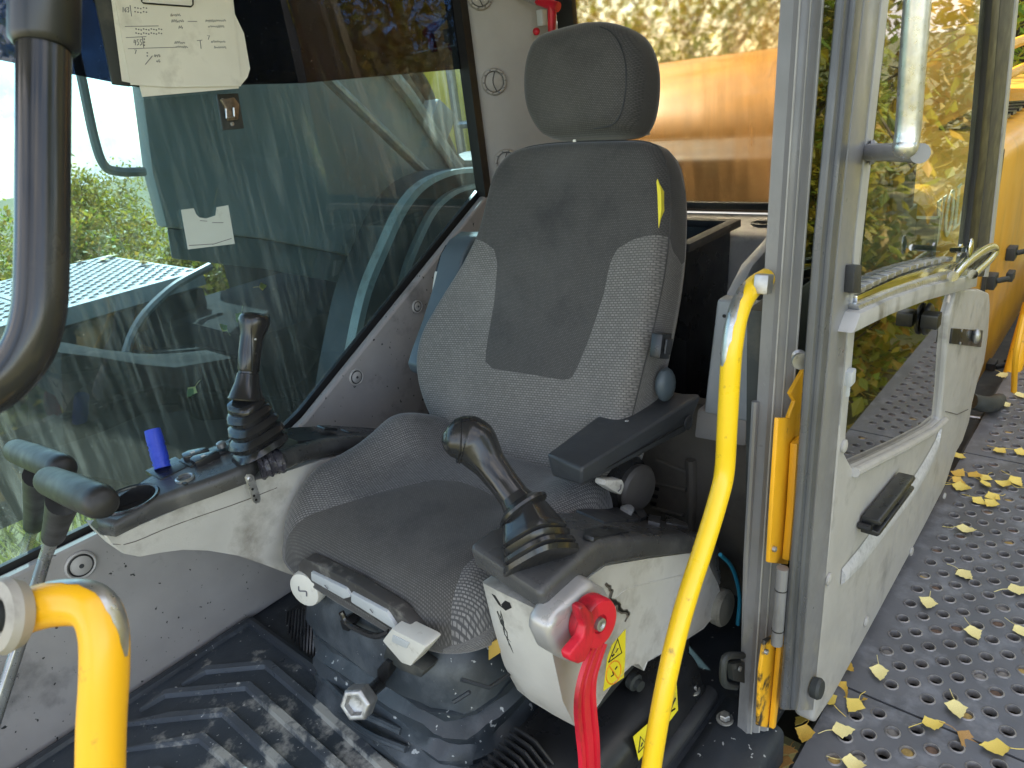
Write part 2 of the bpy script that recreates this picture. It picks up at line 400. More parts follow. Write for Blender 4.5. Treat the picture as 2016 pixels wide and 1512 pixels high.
# ================================================================ ground, sky is the world, trees and shrubs
GZ = -1.25
def gheight(x, y):
    d = max(0.0, x - 9.0)
    h = GZ - 0.10*d - (0.004*d*d if d < 25 else 0.004*625 + 0.2*(d-25))
    h = max(h, -14.0)
    return h + 0.10*math.sin(x*0.9)*math.cos(y*0.7)
mb = MB(); NX, NY = 72, 60
def gx(i): t = i/NX*2-1; return 260*t*abs(t)**1.6
def gy(j): t = j/NY*2-1; return 260*t*abs(t)**1.6
vs = [(gx(i), gy(j), gheight(gx(i), gy(j))) for j in range(NY+1) for i in range(NX+1)]
fs = [(j*(NX+1)+i, j*(NX+1)+i+1, (j+1)*(NX+1)+i+1, (j+1)*(NX+1)+i) for j in range(NY) for i in range(NX)]
mb.add(vs, fs)
gm = pm('meadow_ground', (0.13, 0.13, 0.035), 0.95, var=0.45, vs=2.5, dirt=(0.30, 0.24, 0.09), da=(0.45, 0.7), ds=3.0, bump=0.9, bs=12)
tag(mb.build('ground', gm, smooth=60), kind='structure')
LEAFY = leafmat('autumn_leaf', [(0.13, 0.24, 0.02), (0.36, 0.40, 0.03), (0.20, 0.32, 0.025), (0.52, 0.44, 0.03), (0.34, 0.30, 0.03)])
LEAFG = leafmat('green_leaf', [(0.05, 0.11, 0.012), (0.16, 0.22, 0.02), (0.09, 0.15, 0.015), (0.36, 0.36, 0.03)])
LEAFO = leafmat('ochre_leaf', [(0.16, 0.24, 0.03), (0.50, 0.38, 0.04), (0.22, 0.32, 0.03), (0.58, 0.34, 0.05), (0.34, 0.42, 0.05)])
LEAFB = leafmat('bush_leaf', [(0.22, 0.24, 0.025), (0.44, 0.38, 0.04), (0.28, 0.28, 0.03), (0.55, 0.42, 0.05), (0.40, 0.26, 0.04)])
LEAFR = leafmat('red_leaf', [(0.45, 0.06, 0.015), (0.6, 0.16, 0.02), (0.35, 0.10, 0.02)])
GRASS = leafmat('grass_blade', [(0.16, 0.20, 0.03), (0.36, 0.33, 0.06), (0.24, 0.26, 0.04), (0.46, 0.40, 0.12)], 0.35)

def leaves(mb, c, rad, n, size, rng, droop=0.3):
    """n leaf faces scattered through an ellipsoid clump, tilted like hanging leaves"""
    for _ in range(n):
        while True:
            p = Vector((rng.uniform(-1,1), rng.uniform(-1,1), rng.uniform(-1,1)))
            if p.length <= 1: break
        p = c + Vector((p.x*rad[0], p.y*rad[1], p.z*rad[2]))
        a = rng.uniform(0, 2*PI); s = size*rng.uniform(0.6, 1.25)
        d = Vector((math.cos(a), math.sin(a), rng.uniform(-1.2, 0.3)-droop)).normalized()
        sd = d.cross(Vector((rng.uniform(-.5,.5), rng.uniform(-.5,.5), 1))).normalized()
        nn = d.cross(sd)
        mb.add([p, p+d*s*0.45+sd*s*0.27+nn*s*0.06, p+d*s, p+d*s*0.45-sd*s*0.27+nn*s*0.06], [(0,1,2,3)])
def tree(name, label, cat, base, h, crown_r, lm, nleaf, lsize, seed, clumps=26, trunk_r=0.09, group=None, low=0.15):
    rng = random.Random(seed); base = Vector(base)
    t = thing(name, label, cat, base, group)
    tr = MB(); top = base + Vector((rng.uniform(-.3,.3), rng.uniform(-.3,.3), h*0.92))
    ax = catmull([base, base.lerp(top, .35)+Vector((rng.uniform(-.15,.15), rng.uniform(-.15,.15), 0)), base.lerp(top, .7)+Vector((rng.uniform(-.2,.2), rng.uniform(-.2,.2), 0)), top], 5)
    tr.tube(ax, [trunk_r*(1-0.85*i/(len(ax)-1)) for i in range(len(ax))], 9)
    cr = MB()
    for k in range(clumps):
        f = low + (1-low)*(k+rng.random())/clumps; a = k*2.4+rng.uniform(-.5,.5)
        prof = math.sin(PI*min(1, 0.18+0.82*f)**0.8)
        rr = crown_r*max(.25, prof)*rng.uniform(.35, 1.0)
        c = base + Vector((math.cos(a)*rr, math.sin(a)*rr, h*f))
        st = ax[min(len(ax)-1, int(max(0, f-.18)*(len(ax)-1)))]
        lim = catmull([st, st.lerp(c, .5)+Vector((0,0,.12*h*0.3)), c], 4)
        tr.tube(lim, [trunk_r*0.34*(1-.8*i/(len(lim)-1))+.004 for i in range(len(lim))], 5)
        cs = crown_r*rng.uniform(.22, .42)
        leaves(cr, c, (cs, cs, cs*rng.uniform(.7, 1.0)), nleaf//clumps, lsize, rng)
        for _ in range(3):
            e = c + Vector((rng.uniform(-1,1), rng.uniform(-1,1), rng.uniform(-.8,.8)))*cs*1.25
            tr.tube([c, e], [.008, .003], 4, cap=False)
            leaves(cr, e, (cs*.4,)*3, nleaf//clumps//8, lsize, rng)
    tr.build('trunk', M['bark'], t); cr.build('crown', lm, t, smooth=0)
    return t
# trees behind and to the left of the machine
tree('autumn_tree', 'tall yellow-green tree standing behind the engine hood at the right edge', 'tree', (1.4, -9.0, GZ), 7.5, 2.3, LEAFY, 15000, 0.13, 3, 34, .11, low=.22)
tree('autumn_tree', 'bright green-yellow tree behind the hood, seen through the rear cab window', 'tree', (4.4, -8.6, GZ), 6.6, 2.4, LEAFY, 13000, 0.13, 5, 34, .10, low=.2)
tree('autumn_tree', 'leafy tree farthest back behind the machine, its crown above the hood', 'tree', (0.1, -12.5, GZ), 8.5, 2.8, LEAFG, 13000, 0.16, 8, 34, .13, low=.2)
tree('autumn_tree', 'ochre-leaved tree beside the walkway, mirrored in the upper door glass', 'tree', (-1.7, -3.6, GZ), 4.6, 1.35, LEAFO, 12000, 0.10, 11, 36, .06, low=.08)
tree('autumn_tree', 'bushy ochre tree farther along the walkway, mirrored in the door glass', 'tree', (-2.4, -6.4, GZ), 5.4, 1.9, LEAFO, 12000, 0.12, 13, 34, .08, low=.05)
tree('autumn_tree', 'green tree opposite the cab doorway, mirrored in the lower door glass', 'tree', (-3.6, -1.6, GZ), 4.8, 1.6, LEAFG, 9000, 0.11, 17, 30, .07, low=.05)
tree('autumn_tree', 'dark green tree beyond the boom, seen through the tinted window strip', 'tree', (7.0, -6.5, GZ), 6.5, 2.3, LEAFG, 11000, 0.14, 19, 34, .10, low=.15)
for i, (x, y, h, r, lb) in enumerate(((-1.15, -2.3, 1.5, .75, 'low ochre bush right beside the walkway, nearest the doorway'), (-1.3, -3.5, 1.7, .85, 'ochre bush beside the walkway opposite the door end'), (-1.2, -5.0, 1.9, .9, 'ochre bush farthest along the walkway edge'))):
    tree('shrub', lb, 'bush', (x, y, GZ), h, r, LEAFO, 6500, .09, 60+i, 22, .025, low=.02)
# shrubs on the slope beyond the cab's right window
bush_specs = [((9.6, -1.7), 1.5, .9, LEAFB, 'tall thin yellow shrub on the slope, nearest the black handle'),
 ((13.5, -4.4), 2.1, 1.6, LEAFB, 'round yellow-green bush on the slope left of the boom'),
 ((11.2, -3.3), 1.3, 1.2, LEAFO, 'ochre bush on the slope just above the sunlit deck'),
 ((16.0, -3.2), 2.3, 1.9, LEAFY, 'green bush far down the slope between two yellow ones'),
 ((19.0, -6.8), 2.6, 2.2, LEAFB, 'widest yellow bush at the far edge of the slope'),
 ((12.0, -1.9), 1.25, .8, LEAFR, 'small red-leaved bush at the left edge of the view'),
 ((8.6, -3.9), 1.0, 1.0, LEAFB, 'low yellow bush behind the deck, partly hidden by the boom')]
for i, ((x, y), h, r, lm, lb) in enumerate(bush_specs):
    tree('shrub', lb, 'bush', (x, y, gheight(x, y)-.05), h, r, lm, 5200, 0.10, 40+i, 22, .03, group='bushes on the slope beyond the cab window', low=.05)
# dry grass on the near slope, one sheet of tufts
rng = random.Random(5); mb = MB()
for _ in range(15000):
    x = rng.uniform(2.6, 13); y = rng.uniform(-5.5, 1.2); z = gheight(x, y)
    a = rng.uniform(0, 2*PI); h = rng.uniform(.10, .34); wv = .012
    b = Vector((x, y, z)); s = Vector((math.cos(a), math.sin(a), 0))*wv; ln = Vector((rng.uniform(-.14,.14), rng.uniform(-.14,.14), h))
    mb.add([b-s, b+s, b+ln], [(0,1,2)])
tag(mb.build('grass', GRASS, smooth=0), kind='stuff')
# ================================================================ machine outside the cab
RX = Vector((1,0,0)); RY = Vector((0,1,0)); RZ = Vector((0,0,1))
# ---- engine body behind the cab
t = thing('engine_body', 'yellow engine body behind the cab with sloping hood and side panels', 'machine body', (0.9, -3.2, 0))
XB = 0.40
def yprof(prof, y0, y1):            # profile in x-z, extruded along y
    return [[Vector((x, y, z)) for x, z in prof] for y in (y0, y1)]
def roundc(pts, r, seg=5, idx=None):
    out = []; n = len(pts)
    for i in range(n):
        p = Vector(pts[i]); a = Vector(pts[i-1]); b = Vector(pts[(i+1) % n])
        if idx is not None and i not in idx: out.append(p); continue
        da = (a-p); db = (b-p); rr = min(r, da.length*.45, db.length*.45)
        p0 = p+da.normalized()*rr; p1 = p+db.normalized()*rr
        for k in range(seg+1):
            q = k/seg; out.append(p0*(1-q)**2 + p*2*q*(1-q) + p1*q*q)
    return out
mb = MB()
prof = [(XB, -0.30), (XB, 0.64), (0.62, 0.66), (0.95, 0.67), (0.95, -0.30)]
pr_ = roundc([(x, 0, z) for x, z in prof], 0.075, 6, {1})
mb.loft([[Vector((p.x, y, p.z)) for p in pr_] for y in (-2.62, -5.6)])
mb.build('side_panel', M['body'], t, bevel=0.004)
mb = MB()
mb.loft([[Vector((p.x, y, p.z)) for p in pr_] for y in (-1.86, -2.612)])
mb.build('side_panel', M['body'], t, bevel=0.004)
# hood: ledge box, then rounded hood rising behind it
mb = MB()
pr = roundc([(0, -1.78, -0.3), (0, -1.78, 0.755), (0, -1.98, 0.775), (0, -2.02, 0.775), (0, -2.02, -0.3)], 0.03, 4, {1, 2})
mb.loft([[Vector((x, p.y, p.z)) for p in pr] for x in (0.56, 1.98)])
mb.build('front_bulkhead', pm('grimy_shaded_bulkhead', (0.10, 0.06, 0.028), 0.55, var=0.3, vs=4, dirt=(0.035, 0.022, 0.015), da=(0.38, 0.60), ds=5, dst=(1, 1, .35)), t, bevel=0.004)  # shadow on this face is put into the dark brown, along with grime
mb = MB()
pr = roundc([(0, -2.025, -0.2), (0, -2.025, 0.80), (0, -2.30, 0.945), (0, -2.75, 0.985), (0, -4.6, 0.985), (0, -4.6, -0.2)], 0.16, 7, {1, 2, 3})
mb.loft([[Vector((x, p.y, p.z)) for p in pr] for x in (0.70, 2.0)])
mb.build('hood', pm('hood_orange', (.52, .235, .022), .4, var=.15, vs=2.5, dirt=(.16, .09, .04), da=(.5, .8), ds=4, dst=(1, 1, .35)), t, bevel=0.012)
mb = MB(); mb.tube([(0.75, -2.14, 0.80), (1.95, -2.14, 0.80)], 0.008, 8); mb.build('hood_seam', M['frame_dark'], t)
for xs_ in (0.98, 1.42):
    mb = MB(); mb.box((xs_, -2.012, .40), (.012, .012, .70)); mb.build('bulkhead_seam', M['frame_dark'], t)
mb = MB(); mb.tube([(0.92, -2.16, .815), (0.92, -2.30, .951), (0.92, -2.9, .99)], .006, 6); mb.build('hood_seam', M['frame_dark'], t)
# grille, exhaust and mirror box on top, far
mb = MB(); mb.box((1.0, -4.2, 1.20), (0.45, 0.35, 0.44)); mb.build('exhaust_box', M['body'], t, bevel=.02)
mb = MB()
for k in range(7): mb.box((0.56, -3.0-k*.12, .668), (0.16, .07, .012))
mb.build('grille', M['black'], t)
# hand rails on the body top (far right edge of the view)
mb = MB()
for zz in (0.80, 0.90): mb.tube(catmull([(0.50, -3.0, zz), (0.50, -3.6, zz+.01), (0.50, -4.6, zz)], 4), 0.018, 10)
for yy in (-3.05, -3.8, -4.55): mb.tube([(0.50, yy, .64), (0.50, yy, .91)], 0.016, 8)
mb.build('hand_rail', M['plate_yellow'], t)
# latches on the side panel
for q_ in ((1992, 498), (1952, 553), (1952, 722)):
    q_ = at(*q_, x=.385); yy, zz = q_.y, q_.z
    mb = MB(); mb.box((0.385, yy, zz), (0.028, 0.06, 0.045)); mb.tube([(0.375, yy, zz), (0.345, yy-.04, zz)], .010, 8); mb.box((0.345, yy-.075, zz), (0.02, .05, .03))
    mb.build('panel_latch', M['frame_dark'], t, bevel=.003)
mb = MB(); mb.box((0.392, -2.616, 0.18), (0.012, 0.010, 0.92)); mb.build('panel_seam', M['frame_dark'], t)
# maker's lettering on the side panel: slab letters V O L V O
def letter(mb, ch, y0, z0, w, h, x):
    s = w*0.24
    def q(pts): mb.prism([Vector((x, y0 - u*w, z0 + v*h)) for u, v in pts], (-0.0025, 0, 0))
    if ch == 'V':
        q([(0.06,1),(0.36,1),(0.62,.25),(0.5,0),(0.43,0)]); q([(0.74,1),(0.88,1),(0.60,.06),(0.53,.2)])
        q([(0,1.0),(0.44,1.0),(0.44,1.06),(0,1.06)]); q([(0.66,1.0),(1.0,1.0),(1.0,1.06),(0.66,1.06)])
    elif ch == 'L':
        q([(0.10,0.06),(0.38,0.06),(0.38,1),(0.10,1)]); q([(0,0),(0.95,0),(0.95,.06),(0,.06)]); q([(0,1),(0.5,1),(0.5,1.06),(0,1.06)]); q([(0.80,.06),(0.95,.06),(0.95,.32)])
    else:
        n = 24
        for k in range(n):
            a0, a1 = 2*PI*k/n, 2*PI*(k+1)/n
            def e(a, r1, r2): return (0.5+math.cos(a)*r1, 0.53+math.sin(a)*r2)
            q([e(a0,.5,.55), e(a1,.5,.55), e(a1,.24,.44), e(a0,.24,.44)])
p0 = at(1858, 440, x=XB); 
mb = MB(); yy = -1.90
for ch in 'VOLVO': letter(mb, ch, yy, 0.515, 0.085, 0.105, XB-0.0015); yy -= 0.098
mb.build('lettering', pm('white_lettering', (0.78, 0.80, 0.80), 0.5, var=0.05), t)

# ---- bent orange rail at the edge of the walkway behind the door
t = thing('guard_rail', 'bent orange steel rail rising from the walkway behind the cab door', 'guard rail', at(1935, 800, x=0.30))
mb = MB(); A = [at(2030, 600, x=.29), at(2005, 690, x=.29), at(1990, 745, x=.29)]
mb.tube(catmull(A, 4), 0.026, 12); mb.build('upper_tube', M['plate_yellow'], t)
mb = MB(); mb.tube(catmull([at(1990, 747, x=.29), at(1978, 780, x=.29), at(1950, 796, x=.29), at(1912, 790, x=.33)], 6), 0.024, 12); mb.build('lower_tube', M['frame_dark'], t)
mb = MB(); mb.tube(catmull([at(2016, 620, x=.22), at(2000, 700, x=.22), at(1996, 770, x=.22)], 4), 0.007, 8); mb.build('side_rod', M['plate_yellow'], t)
t = thing('hose_clip', 'grey U-shaped bracket on the machine side below the door moulding', 'bracket', at(1920, 812, x=.33))
mb = MB(); c = at(1920, 815, x=.33)
mb.tube([c+Vector((.05,.0,.03)), c+Vector((-.01,0,.03)), c+Vector((-.025,-.03,.02)), c+Vector((-.02,-.04,-.03)), c+Vector((.05,-.03,-.03))], .006, 8); mb.build('loop', M['steel'], t)

# ---- walkway: perforated steel panels (real holes with raised rims)
WZ = -0.08
XE = 0.301
wk = thing('walkway', 'blue-grey perforated steel walkway with yellow leaves along the machine side', 'walkway', (0, -2, WZ))
HX0, HY0, HS, HT = 0.166, -1.117, 0.0295, 0.0265        # surveyed staggered hole pattern
def hole_panel(name, x0, x1, y0, y1, zt, mat, parent, ox, oy, margin=0.022, N=12, r=0.0102, debris=None):
    """plate with a staggered grid of round holes; each hole a rim that stands proud"""
    HC = []; mb = MB(); rm = MB(); pitch_x, pitch_y = 2*HS, 2*HT
    # cells: diamond lattice is covered by rectangular cells of half pitch in y, offset in x on alternate rows
    rows = []; j0 = math.ceil((y0+margin-oy)/HT - 0.0); j1 = math.floor((y1-margin-oy)/HT)
    js = list(range(j0, j1+1))
    def strip(xa, xb, ya, yb):
        mb.add([(xa,ya,zt),(xb,ya,zt),(xb,yb,zt),(xa,yb,zt)], [(0,1,2,3)])
    ylo = oy + j0*HT - HT/2; yhi = oy + j1*HT + HT/2
    if ylo > y0: strip(x0, x1, y0, ylo)
    if yhi < y1: strip(x0, x1, yhi, y1)
    for j in js:
        off = HS if j % 2 else 0.0; yc = oy + j*HT; ya, yb = yc-HT/2, yc+HT/2
        i0 = math.ceil((x0+margin-ox-off)/pitch_x); i1 = math.floor((x1-margin-ox-off)/pitch_x)
        xa = ox+off+i0*pitch_x-HS; xb = ox+off+i1*pitch_x+HS
        xs = max(x0, xa); xe = min(x1, xb)
        if xs > x0: strip(x0, xs, ya, yb)
        if xe < x1: strip(xe, x1, ya, yb)
        for i in range(i0, i1+1):
            cxh = ox+off+i*pitch_x; HC.append((cxh, yc)); l = max(x0, cxh-HS); rr = min(x1, cxh+HS)
            ring = []; outer = []
            for k in range(N):
                a = 2*PI*k/N + PI/N; ca, sa = math.cos(a), math.sin(a)
                ring.append((cxh+ca*r*1.28, yc+sa*r*1.28, zt))
                # project to cell rectangle
                tx = ((rr-cxh) if ca > 0 else (cxh-l))/max(abs(ca), 1e-9); ty = (HT/2)/max(abs(sa), 1e-9); tt = min(tx, ty)
                outer.append((cxh+ca*tt, yc+sa*tt, zt))
            n0 = len(mb.v); mb.v += [Vector(p) for p in ring+outer]
            for k in range(N):
                k2 = (k+1) % N; mb.f.append((n0+k, n0+N+k, n0+N+k2, n0+k2))
            # corners of the cell
            cs = [(rr, yb), (l, yb), (l, ya), (rr, ya)]
            for (qx, qy), kk in zip(cs, (None,)*4):
                best = min(range(N), key=lambda k: 0)
            for (qx, qy) in cs:
                ang = math.atan2(qy-yc, qx-cxh) % (2*PI)
                k = int(((ang - PI/N) % (2*PI)) / (2*PI/N)); k2 = (k+1) % N
                nv = len(mb.v); mb.v.append(Vector((qx, qy, zt))); mb.f.append((n0+N+k, nv, n0+N+k2))
            # rim: up, in, down
            R = []
            for (q, dz) in ((1.28, 0.0003), (1.2, .0016), (1.03, .0021), (.97, .0005), (.95, -.012)):
                R.append([Vector((cxh+math.cos(2*PI*k/N+PI/N)*r*q, yc+math.sin(2*PI*k/N+PI/N)*r*q, zt+dz)) for k in range(N)])
            rm.loft(R, False, False)
    # folded edges
    e = 0.05
    mb.add([(x0,y0,zt),(x1,y0,zt),(x1,y0,zt-e),(x0,y0,zt-e)], [(0,1,2,3)]); mb.add([(x0,y1,zt),(x1,y1,zt),(x1,y1,zt-e),(x0,y1,zt-e)], [(0,1,2,3)])
    mb.add([(x0,y0,zt),(x0,y1,zt),(x0,y1,zt-e),(x0,y0,zt-e)], [(0,1,2,3)]); mb.add([(x1,y0,zt),(x1,y1,zt),(x1,y1,zt-e),(x1,y0,zt-e)], [(0,1,2,3)])
    p = mb.build(name, mat, parent, smooth=0)
    if debris:
        for dm in debris:
            db = MB()
            for (hx, hy) in random.sample(HC, int(len(HC)*.08)): db.lathe([(r*.97, -.004), (r*.6, -.002), (0, -.0035)], (hx, hy, zt), (random.uniform(-.15, .15), random.uniform(-.15, .15), 1), 10, False, False)
            tag(db.build('hole_debris', dm, p, smooth=60), kind='stuff')
    q = rm.build('hole_rims', M['rim'], p, smooth=50); tag(q, kind='stuff')
    return p
DEB = [pm('grey_silt', (.17, .16, .145), .9, var=.4, vs=60), pm('rusty_silt', (.13, .085, .06), .9, var=.4, vs=60), pm('leaf_litter', (.36, .25, .08), .8, var=.4, vs=80)]
YS = [(-1.067, -0.30), (-2.055, -1.072), (-3.04, -2.06), (-4.0, -3.045)]
for k, (ya, yb) in enumerate(YS):
    hole_panel('walkway_panel', 0.0, XE, ya, yb, WZ, M['walk'], wk, HX0 if k else 0.253, HY0 if k else -1.014, debris=DEB)
mb = MB(); mb.box((0.15, -2.2, WZ-.085), (0.32, 3.9, .006)); mb.build('under_tray', pm('leafy_tray', (0.035, 0.033, 0.03), .9, var=.4, vs=30, dirt=(.22, .15, .06), da=(.55, .62), ds=16), wk)
mb = MB(); mb.box((0.15, -0.32, WZ-.2), (0.30, .02, .25)); mb.box((0.0, -2.2, WZ-.06), (.008, 3.8, .10)); mb.box((XE+.006, -2.2, WZ-.06), (0.006, 3.8, .09)); mb.box((XE+.055, -3.3, WZ-.12), (.10, 4.6, .02)); mb.build('bearer_and_filler', M['frame_dark'], wk)  # last box is a dark filler added over the sunlit gap

# ---- right-hand deck beyond the boom (sunlit, perforated)
dk = thing('tool_deck', 'sunlit perforated deck plate on the far side of the boom', 'deck', (2.8, -0.7, .5))
RD = 0.53
M['deck_plate'] = pm('pale_deck_paint', (0.34, 0.35, 0.35), 0.5, var=.15, dirt=(.25, .2, .1), da=(.6, .8), ds=10)
for (ya, yb) in ((-1.10, -0.62), (-0.612, -0.15)):
    hole_panel('deck_panel', 2.42, 3.25, ya, yb, RD, M['deck_plate'], dk, 2.5, ya+.05)
mb = MB(); mb.box((2.84, -0.63, RD-.32), (.80, .93, .52)); mb.build('tool_box', M['frame_dark'], dk, bevel=.01)
mb = MB(); mb.tube(catmull([(2.40, -1.12, RD+.01), (2.36, -.95, RD-.02), (2.33, -.80, RD-.10), (2.33, -.70, RD-.25)], 5), .014, 8); mb.build('edge_bead', M['post_light'], dk)

# ---- lower machine frame between cab and boom
t = thing('turntable_frame', 'dark shaded machine frame below the boom, seen through the cab window', 'machine frame', (2.0, -1.4, -.2))
mb = MB(); mb.box((2.05, -2.1, -.16), (1.22, 2.9, .30)); mb.build('main_plate', M['shade_dark'], t, bevel=.02)
mb = MB(); mb.box((2.05, -1.72, .30), (1.2, .06, .62)); mb.build('cross_wall', M['shade_dark'], t, bevel=.01)
mb = MB(); mb.box((2.95, -2.32, .52), (.6, 1.5, 1.3)); mb.build('sun_block_box', M['shade_dark'], t, bevel=.03)  # unseen box added behind the boom to keep sun off the housing tops
mb = MB(); mb.box((2.25, -1.75, .10), (.7, 1.6, .62)); mb.build('swing_housing', M['shade_dark'], t, bevel=.03)
q = [at(*p, x=2.0) for p in [(118, 692), (200, 702), (281, 716), (345, 722), (480, 700), (520, 900), (330, 1000), (150, 1000), (124, 876)]]
mb = MB(); mb.prism(q, (.28, 0, 0)); mb.build('dark_box', M['shade_dark'], t, bevel=.012)  # plain dark box filling the dark area left of the boom
mb = MB(); mb.box((1.52, -0.86, .02), (.16, .5, .10)); mb.build('ledge', M['shade_dark'], t, bevel=.012)
mb = MB(); mb.tube(catmull([(1.6, -.4, -.02), (1.75, -.7, .03), (2.0, -1.0, .05), (2.3, -1.5, .03)], 6), .03, 10); mb.build('hose', M['black'], t)

# ---- boom
t = thing('boom', 'dark grey excavator boom standing close outside the cab right window', 'boom', (2.0, -1.2, .6))
bx = 1.80
pl = [at(*p, x=bx) for p in [(276, 150), (300, 340), (328, 447), (520, 470), (705, 506), (830, 545), (885, 480), (900, 340), (800, 190), (735, 108), (600, 8), (560, -60)]] + [Vector((bx, *q)) for q in ((-1.50, 1.36), (-1.62, 1.60), (-1.40, 1.95), (0.2, 2.9), (2.6, 3.5), (2.6, 2.75), (0.6, 2.30), (-.50, 1.53), (-.76, 1.32))]  # rear hump above the view is added to block sun from the cushion
mb = MB(); mb.prism(pl, (.055, 0, 0)); mb.build('side_plate', M['boom'], t, bevel=.008)
mb = MB(); mb.prism([p+Vector((.52,-.27,0)) for p in pl], (.05, 0, 0)); mb.build('side_plate', M['boom'], t, bevel=.008)
low = [at(*p, x=bx+.02) for p in [(328, 449), (520, 472), (705, 508), (830, 547), (838, 600), (700, 563), (520, 530), (338, 510)]]
mb = MB(); mb.prism(low, (.50, -.25, 0)); mb.build('lower_flange', pm('boom_flange_paint', (0.15, 0.165, 0.155), .5, var=.2, vs=6, dirt=(.22, .21, .17), ds=9), t, bevel=.008)
mb = MB(); edge = [Vector((bx-.012, p.y, p.z)) for p in pl[7:12]]
mb.tube(edge, .022, 8); mb.build('edge_weld', M['steel'], t)
mb = MB(); a, b = at(640, 150, x=bx-.06), at(850, 352, x=bx-.06); mb.tube([a, b], .016, 10); mb.build('grease_line', M['steel'], t)
# hoses and steel tubes running down the boom foot
for k, (pts, r) in enumerate([([(690, 60), (760, 160), (810, 250), (850, 345)], .026), ([(725, 60), (800, 180), (840, 240), (882, 330)], .038), ([(760, 60), (830, 170), (855, 235), (900, 340)], .03), ([(820, 280), (850, 310), (868, 350)], .016)]):
    mb = MB(); mb.tube(catmull([at(*p, x=bx+.20+.05*k) for p in pts], 5), r, 12); mb.build('hydraulic_hose', M['black'] if k != 1 else M['frame_dark'], t)
mb = MB(); mb.box(at(840, 245, x=bx+.22), (.16, .10, .13), Matrix.Rotation(.7, 3, 'X')); mb.build('hose_clamp', M['boom'], t, bevel=.01)
for p in ((775, 237), (847, 293)):
    mb = MB(); c = at(*p, x=bx+.12); mb.box(c, (.03, .035, .045), Matrix.Rotation(.7, 3, 'X')); mb.build('clamp_nut', M['chrome'], t, bevel=.004)
# curved fender guard at the boom foot
t = thing('boom_foot_guard', 'curved dark guard at the boom foot behind the lower corner of the window', 'guard', (1.62, -1.3, .3))
gp = catmull([at(*p, x=1.58) for p in [(1000, 325), (925, 331), (868, 337), (815, 362), (775, 410), (742, 480), (705, 570), (680, 680), (660, 790)]], 4)
mb = MB(); body = gp + [at(660, 900, x=1.58), at(1050, 900, x=1.58)]; mb.prism(body, (.10, 0, 0)); mb.build('guard_plate', M['frame_dark'], t)
mb = MB(); ins = [p + Vector((-.004, -.012, -.012)) for p in gp]
R = [[p+Vector((-.035,0,0)), p+Vector((-.035,-.014,-.014)), p+Vector((0.0,-.014,-.014)), p+Vector((0.0,0,0))] for p in gp]
mb.loft(R); mb.build('guard_lip', pm('pale_guard_edge', (.33, .36, .33), .5, var=.15, dirt=(.12, .12, .1), ds=20), t)
gi = catmull([at(*p, x=1.57) for p in [(980, 352), (920, 364), (880, 378), (845, 410), (818, 460), (790, 530), (770, 620)]], 4)
R = [[p+Vector((-.02,0,0)), p+Vector((-.02,-.012,-.012)), p+Vector((0.0,-.012,-.012)), p] for p in gi]
mb = MB(); mb.loft(R); mb.build('guard_rib', M['boom'], t)

# ---- yellow tank behind the boom on the right-hand side
t = thing('fuel_tank', 'bright yellow tank wall with a grey hand rail behind the boom hoses', 'tank', (2.4, -2.4, 0))
mb = MB(); mb.box((2.62, -2.45, .45), (1.35, .5, 1.40)); mb.build('tank_wall', pm('sunlit_tank_yellow', (.85, .60, .06), .4, var=.1, vs=3, dirt=(.4, .25, .06), da=(.62, .85), ds=9), t, bevel=.03)  # sunlit brightness of the wall is put into this lighter yellow
mb = MB(); a = at(886, 135, y=-2.12); b = at(905, 335, y=-2.12)
mb.tube([Vector((a.x, -2.12, 1.08)), Vector((a.x, -2.12, .62))], .018, 10); mb.tube([Vector((a.x, -2.12, .86)), Vector((a.x-.3, -2.12, .86))], .015, 10); mb.tube([Vector((a.x+.05, -2.10, .66)), Vector((a.x-.4, -2.10, .66))], .03, 10)
mb.build('hand_rail', M['steel'], t)
mb = MB(); c = at(818, 158, y=-2.16); mb.box(c, (.03, .02, .10)); mb.tube([c, c+Vector((.0, .02, -.2))], .006, 6); mb.build('wire_bracket', M['steel'], t, bevel=.003)
mb = MB(); mb.tube([(2.1, -1.9, .60), (2.1, -1.9, -.1)], .05, 12); mb.build('filler_pipe', M['frame_dark'], t)
# ---- mirror arm in front of the window, far left
t = thing('mirror_arm', 'thin grey rounded mirror frame outside the window left of the boom', 'mirror frame', at(215, 250, x=1.75))
mb = MB(); mb.tube(catmull([at(*p, x=1.75) for p in [(140, 60), (160, 150), (185, 270), (205, 325), (235, 338), (285, 338)]], 6), .010, 8); mb.build('frame', M['boom'], t)
# ================================================================ cab shell
XR = 1.33          # inner face of the right-hand trim
GXr = 1.362        # right window glass
YR = -1.60         # rear window glass
cab = thing('excavator_cab', 'worn grey excavator cab with open doorway, side window and vented rear pillar', 'cab', (0.85, -0.7, 0))
mb = MB(); mb.box((0.86, -0.62, -0.035), (1.02, 2.0, 0.07)); mb.build('floor_pan', M['rubber'], cab, bevel=.004)
# sill along the doorway
pr = roundc([(0.318, 0, -0.13), (0.318, 0, -0.012), (0.372, 0, 0.008), (0.405, 0, 0.008), (0.418, 0, 0.0), (0.418, 0, -0.13)], .012, 3, {1, 2, 3})
mb = MB(); mb.loft([[Vector((p.x, y, p.z)) for p in pr] for y in (0.38, -0.86)]); mb.build('door_sill', M['rubber'], cab)
mb = MB(); mb.box((0.44, -.35, .003), (.03, 1.0, .014)); mb.build('sill_rib', M['dark'], cab, bevel=.004)
